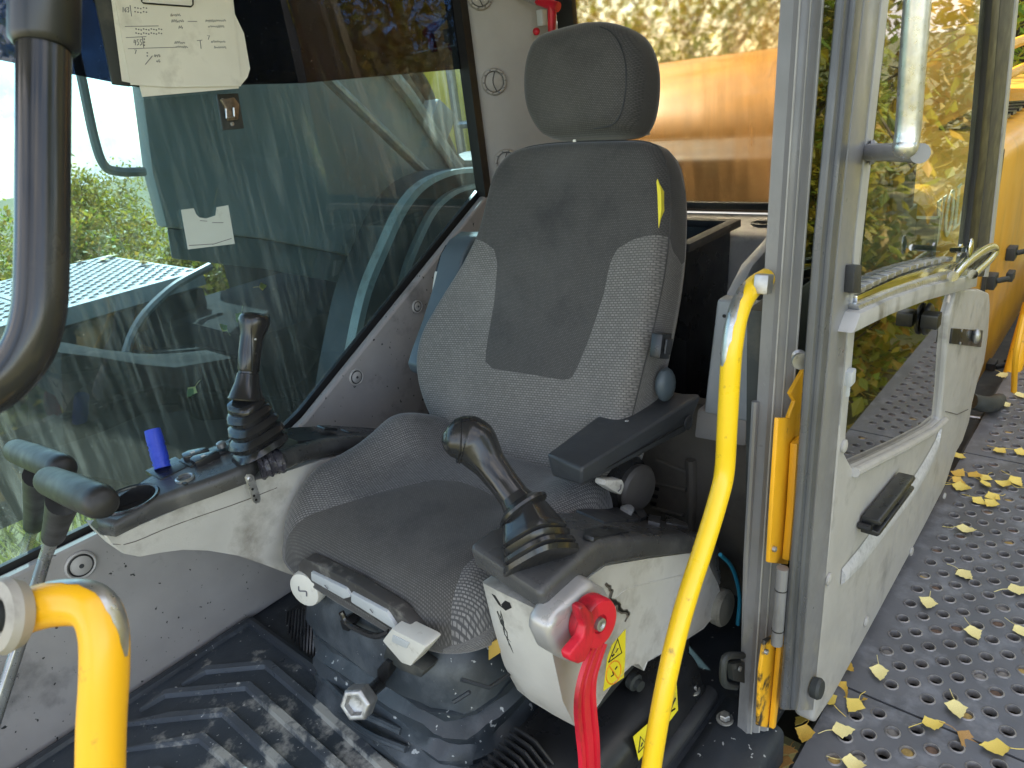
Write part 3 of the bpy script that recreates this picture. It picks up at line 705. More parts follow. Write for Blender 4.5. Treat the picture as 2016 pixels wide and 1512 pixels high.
# right side trim: low along the sill, rising to the rear corner
zs = 0.345
prof = [(0.38, 0.0), (0.38, zs), (-0.66, zs), (-0.735, 0.372), (-1.385, 0.728), (-1.43, 0.735), (-1.43, 0.0)]
mb = MB(); mb.prism([Vector((XR, y, z)) for y, z in prof], (0.026, 0, 0)); mb.build('side_panel', M['trim_dirty'], cab, bevel=.010, segs=3)
# raised swage along the lower panel
mb = MB(); sw = catmull([at(*p, x=XR) for p in [(10, 1500), (120, 1300), (330, 1150), (480, 1085), (620, 1060)]], 5)
# screw caps on the trim
def cap(px, py, r, x=XR, lab=None, mat='trim'):
    c = at(px, py, x=x); o = MB(); o.lathe([(r*1.25, 0.001), (r*1.25, .004), (r*1.12, .006), (r*.98, .0035), (r*.80, .004), (r*.62, .0062), (0.0, .0068)], c, (-1, 0, 0), 28, True, False)
    a = o.build('screw_cap', M[mat], cab)
    q = MB(); q.lathe([(r*1.0, 0), (r*1.0, .0036), (r*.93, .0046), (r*.86, .0042)], c+Vector((-.0006,0,0)), (-1,0,0), 28, False, False); q.build('gasket', M['seal'], a)
    q = MB(); q.lathe([(r*.2, .005), (r*.2, .0072), (0, .0072)], c, (-1,0,0), 12, False, False); q.build('screw', M['dark'], a)
cap(820, 603, .0125); cap(700, 742, .0155); cap(158, 1112, .021)
# sill ledge and black seal under the glass
mb = MB(); mb.prism([Vector((GXr-.004, y, z)) for y, z in [(0.38, zs-.02), (0.38, zs+.010), (-0.66, zs+.010), (-0.74, .386), (-1.39, .744), (-1.39, .70), (-0.70, zs-.02)]], (.012, 0, 0)); mb.build('window_seal', M['seal'], cab)
# right window: pane + tint strip
win = [(0.38, 0.30), (-0.69, 0.33), (-1.405, 0.715), (-1.405, 1.52), (0.38, 1.52)]
M['win_glass'] = glass('side_window_glass', (0.52, 0.68, 0.74), refl=1.7, dirt=(0.50, 0.53, 0.47), dmax=0.26, dstretch=(70, 80, 5.0), dlo=.46, dhi=.70, base_dirt=0.03)
mb = MB(); mb.prism([Vector((GXr, y, z)) for y, z in win], (0.004, 0, 0)); wo_ = mb.build('side_window', M['win_glass'], cab, smooth=0)
M['tint'] = glass('tint_strip', (0.10, 0.115, 0.17), refl=1.3, dirt=(0.5, 0.55, 0.6), dmax=.06, base_dirt=.01)
tb = [(0.38, 1.30), (0.0, 1.235), (-0.25, 1.165), (-0.413, 1.115), (-0.60, 1.062), (-0.93, 1.042), (-1.405, 1.037), (-1.405, 1.51), (0.38, 1.51)]
mb = MB(); mb.prism([Vector((GXr-.004, y, z)) for y, z in tb], (0.002, 0, 0)); mb.build('tint_strip', M['tint'], wo_, smooth=0)
# rear edge seal of the window
mb = MB(); mb.prism([Vector((GXr-.03, y, z)) for y, z in [(-1.388, .72), (-1.388, 1.52), (-1.412, 1.52), (-1.412, .72)]], (.032, 0, 0)); mb.build('window_seal', M['seal'], cab)
# window latch
c = at(453, 220, x=GXr-.012)
lt = thing('window_latch', 'tarnished metal pull latch on a dark plate stuck on the window glass', 'latch', c)
mb = MB(); mb.prism([at(*p, x=GXr-.005) for p in [(424, 186), (466, 184), (478, 253), (436, 257)]], (-.006, 0, 0)); mb.build('back_plate', M['frame_dark'], lt, bevel=.002)
mb = MB(); mb.prism([at(*p, x=GXr-.0115) for p in [(431, 196), (458, 192), (468, 206), (466, 236), (446, 238), (440, 212)]], (-.007, 0, 0)); mb.build('pull_tab', pm('brown_tarnished_metal', (.28, .22, .17), .4, metal=.8, var=.4, vs=80), lt, bevel=.002)
mb = MB(); mb.tube([at(445, 214, x=GXr-.026), at(446, 232, x=GXr-.026), at(461, 230, x=GXr-.026), at(460, 212, x=GXr-.026)], .0022, 8); mb.build('wire_bail', M['bolt'], lt)
for p in ((438, 198), (449, 198), (456, 244)):
    mb = MB(); mb.lathe([(.004, 0), (.004, .003), (0, .004)], at(*p, x=GXr-.0115), (-1,0,0), 10); mb.build('rivet', M['steel'], lt)
# torn paper label on the glass
mb = MB(); mb.prism([at(*p, x=GXr-.0045) for p in [(356, 413), (381, 410), (386, 422), (392, 428), (405, 430), (413, 428), (424, 424), (426, 408), (449, 404), (462, 480), (370, 491)]], (-.0008, 0, 0))
t = tag(mb.build('torn_label', pm('aged_label', (.56, .62, .58), .7, var=.05, dirt=(.34, .38, .36), da=(.62, .8), ds=20), None, smooth=0), 'pale square sticker with a torn top notch on the window glass', 'sticker')
for a_, b_ in (((372, 484), (420, 481)), ((418, 482), (456, 470)), ((394, 435), (408, 436)), ((418, 439), (440, 439))):
    mb = MB(); p, q = at(*a_, x=GXr-.0054), at(*b_, x=GXr-.0054); mb.prism([p, q, q+Vector((0,0,.0012)), p+Vector((0,0,.0012))], (-.0003, 0, 0)); mb.build('ink_line', M['ink'], t, smooth=0)

# rear corner pillar with round vents
pa = Vector((1.345, -1.412, 0)); pb_ = at(1100, 60, y=YR); pb_ = Vector((pb_.x, YR, 0))
mb = MB(); nn = Vector((-(pb_.y-pa.y), (pb_.x-pa.x), 0)).normalized(); 
if nn.x > 0: nn = -nn
mb.prism([pa+Vector((0,0,.735)), pb_+Vector((0,0,.735)), pb_+Vector((0,0,1.52)), pa+Vector((0,0,1.52))], -nn*.03); mb.build('corner_pillar', M['trim'], cab, bevel=.012, segs=3)
mb = MB(); mb.prism([pa+Vector((.02,.0,.0)), pb_+Vector((0,-.02,.0)), pb_+Vector((0,-.02,.728)), pa+Vector((.02,.0,.728))], -nn*.02); mb.build('corner_panel', M['trim'], cab, bevel=.01)
for k, (px, py) in enumerate(((944, -8), (972, 161), (996, 318))):
    c = onplane(px, py, pa, nn) + nn*.001
    o = MB(); r = .0275
    o.lathe([(r*1.16, 0), (r*1.16, .005), (r*1.06, .009), (r*.94, .009), (r*.88, .004), (r*.86, .001)], c, nn, 32, True, False); v = o.build('air_vent', M['trim'], cab)
    q = MB(); q.lathe([(r*.86, .001), (r*.80, .0045), (r*.3, .007), (0, .0074)], c, nn, 32, False, False); q.build('disc', M['trim'], v)
    q = MB(); uu = nn.cross(RZ).normalized()
    ar = [c+nn*.0085+uu*(math.sin(s)*.007-.003)+RZ*(-.022+.044*i/8) for i, s in enumerate([PI*i/8 for i in range(9)])]
    q.tube(ar, .0011, 6); q.lathe([(r*.90, .0042), (r*.90, .0052), (r*.86, .0054)], c, nn, 32, False, False); q.build('slot', M['dark'], v)
    q = MB()
    for i in range(10):
        a = 2*PI*i/10; q.box(c+nn*.0094+(uu*math.cos(a)+RZ*math.sin(a))*r, (.004, .004, .004))
    q.build('grip_notches', M['post'], v, bevel=.001)

# rear window, its frame and shelf
M['rear_glass'] = glass('rear_window_glass', (0.86, 0.82, 0.70), refl=.7, blur=.11, dirt=(0.42, 0.235, 0.09), dmax=0.62, dstretch=(26, 26, 2.2), dlo=.40, dhi=.74, base_dirt=.10, trans=.65, speck=True)
zb = 0.675
mb = MB(); mb.prism([(0.40, YR, zb), (pb_.x-.01, YR, zb), (pb_.x-.01, YR, 1.5), (0.40, YR, 1.5)], (0, -.004, 0)); mb.build('rear_window', M['rear_glass'], cab, smooth=0)
mb = MB(); mb.box(((pb_.x+.40)/2, YR+.006, zb-.002), (pb_.x-.40, .016, .016)); mb.box((pb_.x-.03, YR+.002, 1.25), (.05, .02, .36))
for (xx, zz) in (): pass
mb.build('rear_window_seal', M['seal'], cab, bevel=.003)
mb = MB(); mb.box((0.50, YR+.012, zb+.008), (.16, .02, .016)); mb.build('wiper_base', M['black'], cab, bevel=.004)
mb = MB(); pr = roundc([(0, YR, .655), (0, YR+.14, .648), (0, YR+.155, .635), (0, YR+.155, 0.02), (0, YR, 0.02)], .012, 3, {1, 2})
mb.loft([[Vector((x, p.y, p.z)) for p in pr] for x in (0.38, pb_.x+.08)]); mb.build('rear_shelf', pm('rear_shelf_trim', (.33, .32, .315), .55, var=.1, dirt=(.12, .11, .10), da=(.55, .8), ds=9), cab)
c = at(1503, 438, z=.6545); mb = MB(); mb.lathe([(.026, .0), (.026, .0025), (.020, .003), (.018, -.001), (.0, -.0012)], c+Vector((0,0,-.0015)), (0,0,1), 24, True, True); h = mb.build('shelf_socket', M['dark'], cab)
mb = MB(); mb.box(c+Vector((0,0,.003)), (.02, .016, .004)); mb.build('socket_cover', M['frame_dark'], h, bevel=.002)
# clip seen beside the headrest
mb = MB(); c = at(1268, 258, y=YR+.012); mb.box(c, (.028, .012, .02)); mb.build('window_clip', M['whiteplastic'], cab, bevel=.003)
# left rear side: quarter wall under and behind the door post
mb = MB(); mb.box((0.385, -1.25, .34), (.03, .72, .68)); mb.build('left_wall', M['frame_dark'], cab, bevel=.004)
mb = MB(); mb.prism([(0.372, -.93, .68), (0.372, -1.58, .68), (0.372, -1.58, 1.5), (0.372, -.93, 1.5)], (.004, 0, 0)); mb.build('quarter_window', glass('smoked_glass', (.05, .055, .05), refl=1.2), cab, smooth=0)
# grimy bulkhead behind and beside the seat
mb = MB(); mb.box((0.62, -1.12, .20), (.46, .03, .42)); mb.build('bulkhead', M['wallgrime'], cab, bevel=.008)
for (a_, b_) in (((1290, 905), (1365, 935)), ((1290, 950), (1350, 965)), ((1285, 1000), (1345, 1015))):
    mb = MB(); mb.tube([at(*a_, y=-1.1), at(*b_, y=-1.1)], .004, 8); mb.build('pressed_rib', M['wallgrime'], cab)
mb = MB(); mb.tube(catmull([at(*p, y=-1.098) for p in [(1360, 905), (1362, 960), (1358, 1040), (1352, 1120)]], 4), .010, 8); mb.build('pressed_rib', M['wallgrime'], cab)
for k in range(3):
    mb = MB(); mb.box(at(1292-k*3, 962+k*15, y=-1.103), (.012, .004, .006)); mb.build('vent_slot', M['seal'], cab)
mb = MB(); mb.prism([at(*p, y=-1.06) for p in [(1372, 806), (1470, 828), (1468, 880), (1366, 862)]], (0, -.05, 0)); mb.build('lower_trim_block', M['trim_dirty'], cab, bevel=.006)
# side console box beside the doorway post
f = [at(*p, y=-1.05) for p in [(1411, 588), (1512, 606), (1512, 840), (1384, 814)]]
mb = MB(); mb.prism(f, (0, -.03, 0)); mb.build('side_box_front', pm('slate_grey_plastic', (.30, .32, .34), .48, var=.06, dirt=(.12, .12, .12), da=(.62, .85), ds=14, bump=.15, bs=500), cab, bevel=.008, segs=3)
SB = bpy.data.materials['slate_grey_plastic']
x0 = f[0].x
wl = [at(1411, 590, x=x0), at(1458, 520, x=x0), at(1520, 452, x=x0)]
e = wl[-1]
mb = MB(); mb.prism([Vector((x0, -1.08, f[3].z)), wl[0]+Vector((0,-.03,0)), wl[1], wl[2], Vector((x0, e.y-.1, e.z)), Vector((x0, e.y-.1, f[3].z))], (-.022, 0, 0)); mb.build('side_box_wall', SB, cab, bevel=.006)
mb = MB(); mb.box((x0-.06, -1.30, .50), (.10, .40, .02)); mb.build('side_box_floor', M['black'], cab)
for p in ((1426, 622), (1421, 696)):
    mb = MB(); mb.lathe([(.003, 0), (.003, .0012), (0, .0014)], at(*p, y=-1.049), (0,1,0), 10); mb.build('screw', M['seal'], cab)
# storage bin behind the seat (loose black tub)
b = thing('storage_bin', 'open black plastic bin standing behind the seat under the rear shelf', 'bin', (0.72, -1.33, .2))
def rect(x0, x1, y0, y1, z): return [Vector((x0, y0, z)), Vector((x1, y0, z)), Vector((x1, y1, z)), Vector((x0, y1, z))]
bc = at(1436, 455, y=-1.42); bx0 = bc.x; bz = at(1393, 483, y=-1.24).z
mb = MB(); R = [rect(bx0+.03, 1.02, -1.42, -1.26, .06), rect(bx0+.004, 1.05, -1.436, -1.244, bz-.01), rect(bx0+.010, 1.044, -1.43, -1.25, bz-.01), rect(bx0+.036, 1.014, -1.414, -1.266, .08)]
mb.loft(R, True, True); mb.build('tub', M['black'], b, bevel=.003)
mb = MB(); mb.loft([rect(bx0-.012, 1.07, -1.45, -1.228, bz-.012), rect(bx0-.012, 1.07, -1.45, -1.228, bz+.004), rect(bx0+.012, 1.04, -1.428, -1.252, bz+.004), rect(bx0+.012, 1.04, -1.428, -1.252, bz-.012)], False, False)
mb.add(rect(bx0-.012, 1.07, -1.45, -1.228, bz-.012)+rect(bx0+.012, 1.04, -1.428, -1.252, bz-.012), [(0,1,5,4),(1,2,6,5),(2,3,7,6),(3,0,4,7)])
mb.build('rim', M['dark'], b, bevel=.002)
mb = MB(); mb.lathe([(.006, 0), (.006, .003), (.003, .004)], at(1391, 464, y=-1.425), (0,1,0), 12); mb.build('rivet', M['steel'], b)

# B post at the rear of the doorway: ribbed extrusion, leaning slightly
def ribpost(name, prof, P0, P1, mat, parent, smooth=35):
    mb = MB(); mb.loft([[P0+Vector((a, b_, 0)) for a, b_ in prof], [P1+Vector((a, b_, 0)) for a, b_ in prof]]); return mb.build(name, mat, parent, smooth=smooth)
xp = 0.362
bA = at(1466, 1392, x=xp); bB = at(1535, 640, x=xp); tA = at(1557, 0, x=xp)
P0 = Vector((xp, bA.y, 0.0)); P1 = Vector((xp, tA.y, tA.z)); P1 = P0 + (P1-P0)*((1.52-0)/(P1.z))
# x is width towards outside (negative), y runs rearward (negative)
prof = [(a_, b_*.56) for a_, b_ in [(0.012, 0.0), (-0.004, 0.002), (-0.008, -0.006), (-0.006, -0.012), (-0.014, -0.018), (-0.018, -0.024), (-0.015, -0.030), (-0.024, -0.037), (-0.027, -0.044), (-0.022, -0.055), (-0.010, -0.058), (0.012, -0.058)]]
bp = ribpost('door_post', prof, P0, P1, M['post'], cab)
for (oa, ob, ww) in ((-.0165, -.0150, .004), (-.0260, -.0262, .004), (-.0085, -.0050, .003)):
    mb = MB(); mb.tube([P0+Vector((oa, ob, 0)), P1+Vector((oa, ob, 0))], ww*.6, 8); mb.build('bright_strip', M['post_light'], bp)
prof = [(0.012, -.034), (0.002, -.034), (0.000, -.06), (0.004, -.090), (0.012, -.090)]
ribpost('post_seal', prof, P0, P1, M['seal'], bp)
# black flange and striker hook inside the doorway
mb = MB(); mb.tube([at(1487, 790, x=.375), at(1470, 1100, x=.375), at(1462, 1390, x=.375)], .005, 8); mb.build('door_flange', M['post'], cab)
hk = catmull([at(*p, x=.372) for p in [(1462, 1290), (1432, 1292), (1424, 1310), (1426, 1345), (1448, 1352)]], 5)
mb = MB(); mb.tube(hk, .0055, 8); mb.prism([at(*p, x=.366) for p in [(1440, 1308), (1466, 1304), (1466, 1345), (1444, 1340)]], (.008, 0, 0)); st = mb.build('striker', M['frame_dark'], cab)
mb = MB(); mb.lathe([(.004, 0), (.004, .003), (0, .004)], at(1455, 1316, x=.364), (-1,0,0), 10); mb.build('screw', M['bolt'], st)
# roof, front pillars, header and outer skin (they shade the cab)
mb = MB(); mb.box((0.86, -0.62, 1.555), (1.10, 2.06, .07)); mb.build('roof', M['trim'], cab, bevel=.01)
mb = MB(); mb.box((0.345, 0.36, .75), (.05, .05, 1.56)); mb.box((1.355, 0.39, .75), (.05, .03, 1.56)); mb.build('front_pillars', M['post'], cab, bevel=.008)
mb = MB(); mb.box((0.86, 0.385, .08), (.94, .03, .16)); mb.build('front_wall', M['trim_dirty'], cab, bevel=.006)
mb = MB(); mb.box((0.86, YR-.02, .32), (1.05, .03, .66)); mb.build('rear_skin', M['frame_dark'], cab)
mb = MB(); mb.box((1.368, -.52, .12), (.02, 1.85, .40)); mb.build('right_skin', M['body'], cab)

# ---- floor mat with chevron ribs and dried mud
mat_o = thing('floor_mat', 'black rubber floor mat with chevron ribs and dried grey mud', 'floor mat', (0.95, -0.2, 0))
RUBM = pm('muddy_mat_rubber', (0.040, 0.050, 0.062), 0.38, var=.25, vs=8, dirt=(.30, .30, .28), da=(.58, .68), ds=15, mask=((-.10, -.16, .01), .28, .15), spots=(.5, .5, .48), bump=.2, bs=240)
RIBM = pm('worn_rib_rubber', (0.062, 0.072, 0.085), 0.36, var=.25, vs=8, dirt=(.33, .33, .30), da=(.56, .66), ds=15, mask=((-.10, -.16, .01), .28, .15), spots=(.5, .5, .48), bump=.2, bs=240)
mb = MB(); mb.box((0.955, -0.06, .005), (.725, .85, .010)); mb.build('base', RUBM, mat_o, bevel=.003)
mb = MB()
xa, xb, ya, yb = .60, 1.313, -.482, .36
for (p, q) in (((xa, ya, .010), (xb, ya, .010)), ((xb, ya, .010), (xb, yb, .010))):
    mb.tube([p, q], .011, 8)
mb.build('raised_border', M['rubber'], mat_o)
def q2(p): return (300+(p[0]-700)/2.88 - 56.6 if False else p[0], p[1])
ribs_px = [[(360, 1352), (405, 1327), (520, 1316), (640, 1420), (760, 1530)], [(276, 1402), (325, 1374), (482, 1359), (600, 1468), (680, 1540)], [(246, 1430), (330, 1421), (436, 1411), (540, 1510), (580, 1550)], [(246, 1480), (390, 1462), (480, 1540)], [(244, 1545), (300, 1530), (380, 1560)]]
for rp in ribs_px:
    pts = [at(*p, z=.012) for p in rp]; mb = MB(); wd = .021
    R = []
    for i, p in enumerate(pts):
        tdir = (pts[min(i+1, len(pts)-1)]-pts[max(i-1, 0)]).normalized(); sd = Vector((-tdir.y, tdir.x, 0))
        if i in (0,): wk_ = .2
        else: wk_ = 1
        c = p - sd*0
        zt = .0095
        R.append([Vector((c.x+sd.x*k*wk_, c.y+sd.y*k*wk_, zt+h)) for k, h in ((0.0, 0), (0.004, .009), (wd-.004, .009), (wd, 0))])
    mb.loft(R); mb.build('chevron_rib', RIBM, mat_o)
# ================================================================ operator seat
seat = thing('operator_seat', 'grey fabric operator seat with headrest, dusty rubber suspension base and dark armrests', 'seat', (0.84, -0.7, 0))
FAB_D = fabric('dark_seat_fabric', (0.060, 0.058, 0.056), (0.132, 0.127, 0.121), .0040, .0026, .0009)
FAB_L = fabric('basket_weave_fabric', (0.110, 0.106, 0.101), (0.262, 0.250, 0.234), .0072, .0042, .0012, smudge=(.13, .127, .122), tilt=.12)
FAB_R = fabric('fine_weave_fabric', (0.07, 0.07, 0.073), (0.25, 0.245, 0.24), .0060, .0034, .0011, tilt=.5)
class Pillow:
    """stuffed panel: star-shaped outline in a plane, domed front, rounded rim, sides going back"""
    def __init__(s, p0, U, V, N, outline, dome=.02, rim=.025, depth=.07, rimp=2.4, shape=None, centre=None):
        s.p0, s.U, s.V, s.N = p0, U, V, N; s.o = outline; s.dome, s.rim, s.depth, s.shape = dome, rim, depth, shape
        s.c = centre or (sum(p[0] for p in outline)/len(outline), sum(p[1] for p in outline)/len(outline))
    def pos(s, u, v, h): return s.p0 + s.U*u + s.V*v + s.N*h
    def mesh(s, nr=26, na=None, back=True):
        o = s.o; n = len(o); vs = []; uv = []; fs = []
        cx_, cy_ = s.c; prof = []
        for i in range(1, nr+1):
            f = i/nr; prof.append((f, None))
        rings = []
        for i in range(1, nr+1):
            f = (i/nr)**0.85
            rings.append(('f', f))
        for k in range(1, 5): rings.append(('s', k/4))
        rings.append(('b', 0.9)); rings.append(('b', .6))
        vs.append(None); uv.append((cx_, cy_))
        avg = sum(math.hypot(p[0]-cx_, p[1]-cy_) for p in o)/n
        def front_h(u, v, f, L):
            d = (1-f)*L                       # distance to rim
            r = s.rim
            e = 0 if d >= r else (r - math.sqrt(max(0, r*r-(r-d)**2)))
            return s.dome*(1-f*f) - e + (s.shape(u, v) if s.shape else 0)
        vs[0] = s.pos(cx_, cy_, front_h(cx_, cy_, 0, avg))
        for kind, f in rings:
            for i in range(n):
                du, dv = o[i][0]-cx_, o[i][1]-cy_; L = math.hypot(du, dv)
                if kind == 'f': u, v = cx_+du*f, cy_+dv*f; h = front_h(u, v, f, L)
                elif kind == 's':
                    u, v = cx_+du*(1+.012*math.sin(PI*f)), cy_+dv*(1+.012*math.sin(PI*f)); h = -s.rim - f*(s.depth-s.rim) + (s.shape(u, v)*(1-f) if s.shape else 0)
                else: u, v = cx_+du*f, cy_+dv*f; h = -s.depth-.008*(1 if f > .8 else 1.4)
                vs.append(s.pos(u, v, h)); 
                uv.append((u + (du/L*(s.rim+f*s.depth) if kind == 's' else 0), v + (dv/L*(s.rim+f*s.depth) if kind == 's' else 0)))
        for i in range(n): fs.append((0, 1+i, 1+(i+1) % n))
        for k in range(len(rings)-1):
            a = 1+k*n
            for i in range(n): fs.append((a+i, a+n+i, a+n+(i+1) % n, a+(i+1) % n))
        a = 1+(len(rings)-1)*n; fs.append(tuple(a+i for i in range(n)))
        return vs, fs, uv
def resample(poly, n):
    P = [Vector((p[0], p[1], 0)) for p in poly]; L = [0]
    for i in range(len(P)): L.append(L[-1]+(P[(i+1) % len(P)]-P[i]).length)
    out = []
    for k in range(n):
        d = L[-1]*k/n; i = max(j for j in range(len(P)) if L[j] <= d+1e-9); t = (d-L[i])/max(L[i+1]-L[i], 1e-9)
        q = P[i].lerp(P[(i+1) % len(P)], t); out.append((q.x, q.y))
    return out
def smooth_outline(pxs, fr, n=120):
    p0, U, V, N = fr; pts = []
    for p in pxs:
        q = onplane(p[0], p[1], p0, N) - p0; pts.append(Vector((q.dot(U), q.dot(V), 0)))
    c = catmull(pts, 8, closed=True)
    return resample([(p.x, p.y) for p in c], n)
def px_poly(pxs, fr, dense=False):
    p0, U, V, N = fr; out = []
    for p in pxs:
        q = onplane(p[0], p[1], p0, N) - p0; out.append((q.dot(U), q.dot(V)))
    if dense: out = [(p.x, p.y) for p in catmull([Vector((a, b, 0)) for a, b in out], 6, closed=True)]
    return out
def build_split(pl, poly, name_in, mat_in, name_out, mat_out, parent, nr=26, seam=.0016):
    vs, fs, uv = pl.mesh(nr)
    sd = [sdpoly(p, poly) for p in uv]
    vs2 = [v - pl.N*seam*math.exp(-(d/.005)**2) for v, d in zip(vs, sd)]
    (mi, ui), (mo, uo) = clip_split(vs2, fs, sd, uv)
    b = mo.build(name_out, mat_out, parent, smooth=70, uvs=uo)
    a = mi.build(name_in, mat_in, parent if parent is not None else None, smooth=70, uvs=ui)
    return a, b
# ---- backrest
V_ = Vector((0, -0.262, 0.60)).normalized(); U_ = Vector((1, 0, 0)); N_ = U_.cross(V_); N_ = -N_ if N_.y < 0 else N_
BR = (Vector((0.84, -0.84, 0.30)), U_, V_, N_)
bout = smooth_outline([(1060, 276), (1180, 270), (1262, 272), (1292, 300), (1303, 360), (1305, 440), (1298, 540), (1280, 650), (1258, 750), (1232, 850), (1195, 950), (1140, 985), (1040, 960), (940, 915), (880, 872), (850, 820), (832, 750), (835, 680), (865, 600), (905, 520), (935, 450), (952, 385), (968, 330), (1000, 292)], BR, 132)
def back_shape(u, v):
    a = abs(u)/.25; lo = max(0, min(1, (.52-v)/.25))
    return .030*lo*max(0, (a-.45))**1.3*1.6 + .012*math.exp(-((v-.18)/.12)**2)*max(0, 1-a*a)
bk = Pillow(*BR, bout, dome=.016, rim=.026, depth=.085, shape=back_shape, centre=(0.0, .32))
dark_poly = px_poly([(1000, 200), (880, 300), (900, 462), (925, 466), (958, 478), (978, 492), (986, 520), (982, 600), (971, 690), (970, 712), (985, 727), (1060, 738), (1122, 749), (1138, 745), (1150, 720), (1172, 660), (1196, 580), (1207, 520), (1220, 492), (1248, 474), (1270, 467), (1300, 462), (1420, 462), (1400, 250), (1300, 180)], BR)
a, b = build_split(bk, dark_poly, 'backrest_panel', FAB_D, 'backrest', FAB_L, seat, nr=34)
# piped seam round the outline
mb = MB(); vs, fs, uv = bk.mesh(34); n = len(bout)
sl = [vs[1+33*n+i] + N_*.0005 for i in range(n)]
mb.tube(sl+[sl[0]], .0016, 6); mb.build('piping', FAB_D, b)
# torn seam showing yellow foam
mb = MB(); tp = [onplane(*p, BR[0]+N_*(-.012), N_) + Vector((-.004, .010, 0)) for p in [(1296, 350), (1303, 372), (1304, 410), (1299, 446), (1291, 447), (1290, 430), (1294, 395), (1292, 365)]]
mb.prism(tp, -N_*.012); mb.build('foam_tear', pm('yellow_foam', (.92, .78, .06), .8, var=.1, bump=.4, bs=200), b)
# back shell and recline cover
mb = MB(); sh = [(p[0]*.93, .32+(p[1]-.32)*.95) for p in bout]
mb.prism([bk.pos(u, v, -.088) for u, v in sh], -N_*.035); mb.build('back_shell', M['black'], seat, bevel=.008)
mb = MB(); c = at(1310, 757, x=.585); mb.sphere(c, .030, 8, (.5, .8, 1.0)); mb.build('recline_cover', M['teal'], seat)
# rocker switch on the side of the backrest
sw = MB(); sp = [Vector((.563, p.y, p.z)) for p in [at(*q, x=.563) for q in [(1305, 658), (1324, 656), (1318, 708), (1299, 706)]]]
sw.prism(sp, (.02, 0, 0)); s_ = sw.build('rocker_switch', M['black'], seat, bevel=.003)
mb = MB(); mb.prism([Vector((.5615, p.y, p.z)) for p in [at(*q, x=.563) for q in [(1308, 667), (1320, 666), (1315, 698), (1304, 697)]]], (-.004, 0, 0)); mb.build('rocker', M['dark'], s_, bevel=.002)
# ---- headrest
HVv = Vector((0, -.14, .60)).normalized(); HN = U_.cross(HVv); HN = -HN if HN.y < 0 else HN
HR = (Vector((0.84, -1.085, 0.98)), U_, HVv, HN)
hout = smooth_outline([(1110, 42), (1160, 34), (1205, 44), (1232, 75), (1246, 125), (1245, 190), (1232, 240), (1205, 262), (1130, 268), (1068, 270), (1042, 250), (1024, 210), (1019, 160), (1026, 105), (1048, 65)], HR, 72)
hd = Pillow(*HR, hout, dome=.022, rim=.034, depth=.085)
vs, fs, uv = hd.mesh(22); mb = MB(); mb.v = vs; mb.f = fs; h = mb.build('headrest', FAB_D, seat, smooth=80, uvs=uv)
mb = MB(); n = len(hout); sl = [vs[1+18*n+i] + HN*.0006 for i in range(n) if hout[i][0] < -.085]
sl = sorted(sl, key=lambda p: p.z); mb.tube(sl, .0012, 6); mb.build('seam', M['dark'], h)
mb = MB()
for s in (-.05, .05): mb.tube([Vector((.82+s, -1.15, .80)), Vector((.82+s, -1.165, .93))], .006, 10)
mb.build('headrest_posts', M['steel'], seat)
mb = MB(); mb.box(onplane(1131, 277, BR[0]+N_*.012, N_), (.005, .003, .004)); mb.build('frayed_thread', M['paper'], b)
# ---- cushion
CV = Vector((0, -1, -.07)).normalized(); CN = U_.cross(CV); CN = -CN if CN.z < 0 else CN
CU = (Vector((0.838, -0.66, 0.362)), U_, CV, CN)
def sup(hw, hf, hr, n=96, e=3.2):
    out = []
    for k in range(n):
        a = 2*PI*k/n; c, s = math.cos(a), math.sin(a)
        x = math.copysign(abs(c)**(2/e), c)*hw; y = math.copysign(abs(s)**(2/e), s); y = y*hr if y > 0 else y*hf
        wv = 1.0 + (.0 if y > 0 else .0)
        out.append((x*wv, y))
    return resample(out, n)
cout = sup(.248, .205, .235, 120, 4.6)
def cush_shape(u, v):
    a = abs(u)/.24
    b = .030*max(0, a-.5)**1.5*2.4*max(0, min(1, (v+.12)/.2))
    sm_ = max(0, min(1, (v+.19)/.11)); sm_ = sm_*sm_*(3-2*sm_)
    b += (.040 if u > 0 else .012)*math.exp(-((abs(u)-.195)/.060)**2)*sm_
    b += .026*math.exp(-((u-.175)/.060)**2 - ((v-.09)/.060)**2)      # rear wing rises on both sides
    b += .018*math.exp(-((u+.20)/.055)**2 - ((v-.16)/.06)**2)
    b -= .022*max(0, min(1, (-.09-v)/.11))**1.7                       # waterfall front edge
    return b
cu = Pillow(*CU, cout, dome=.026, rim=.056, depth=.086, shape=cush_shape, centre=(0, .0))
cpoly = px_poly([(480, 1000), (560, 1000), (640, 995), (700, 985), (790, 962), (850, 950), (905, 952), (950, 968), (985, 985), (1040, 1010), (1010, 1060), (960, 1085), (915, 1105), (885, 1140), (868, 1175), (858, 1230), (850, 1330), (500, 1330)], (CU[0]+CN*.02, U_, CV, CN))
a, b = build_split(cu, cpoly, 'cushion_panel', FAB_D, 'seat_cushion', FAB_R, seat, nr=30)
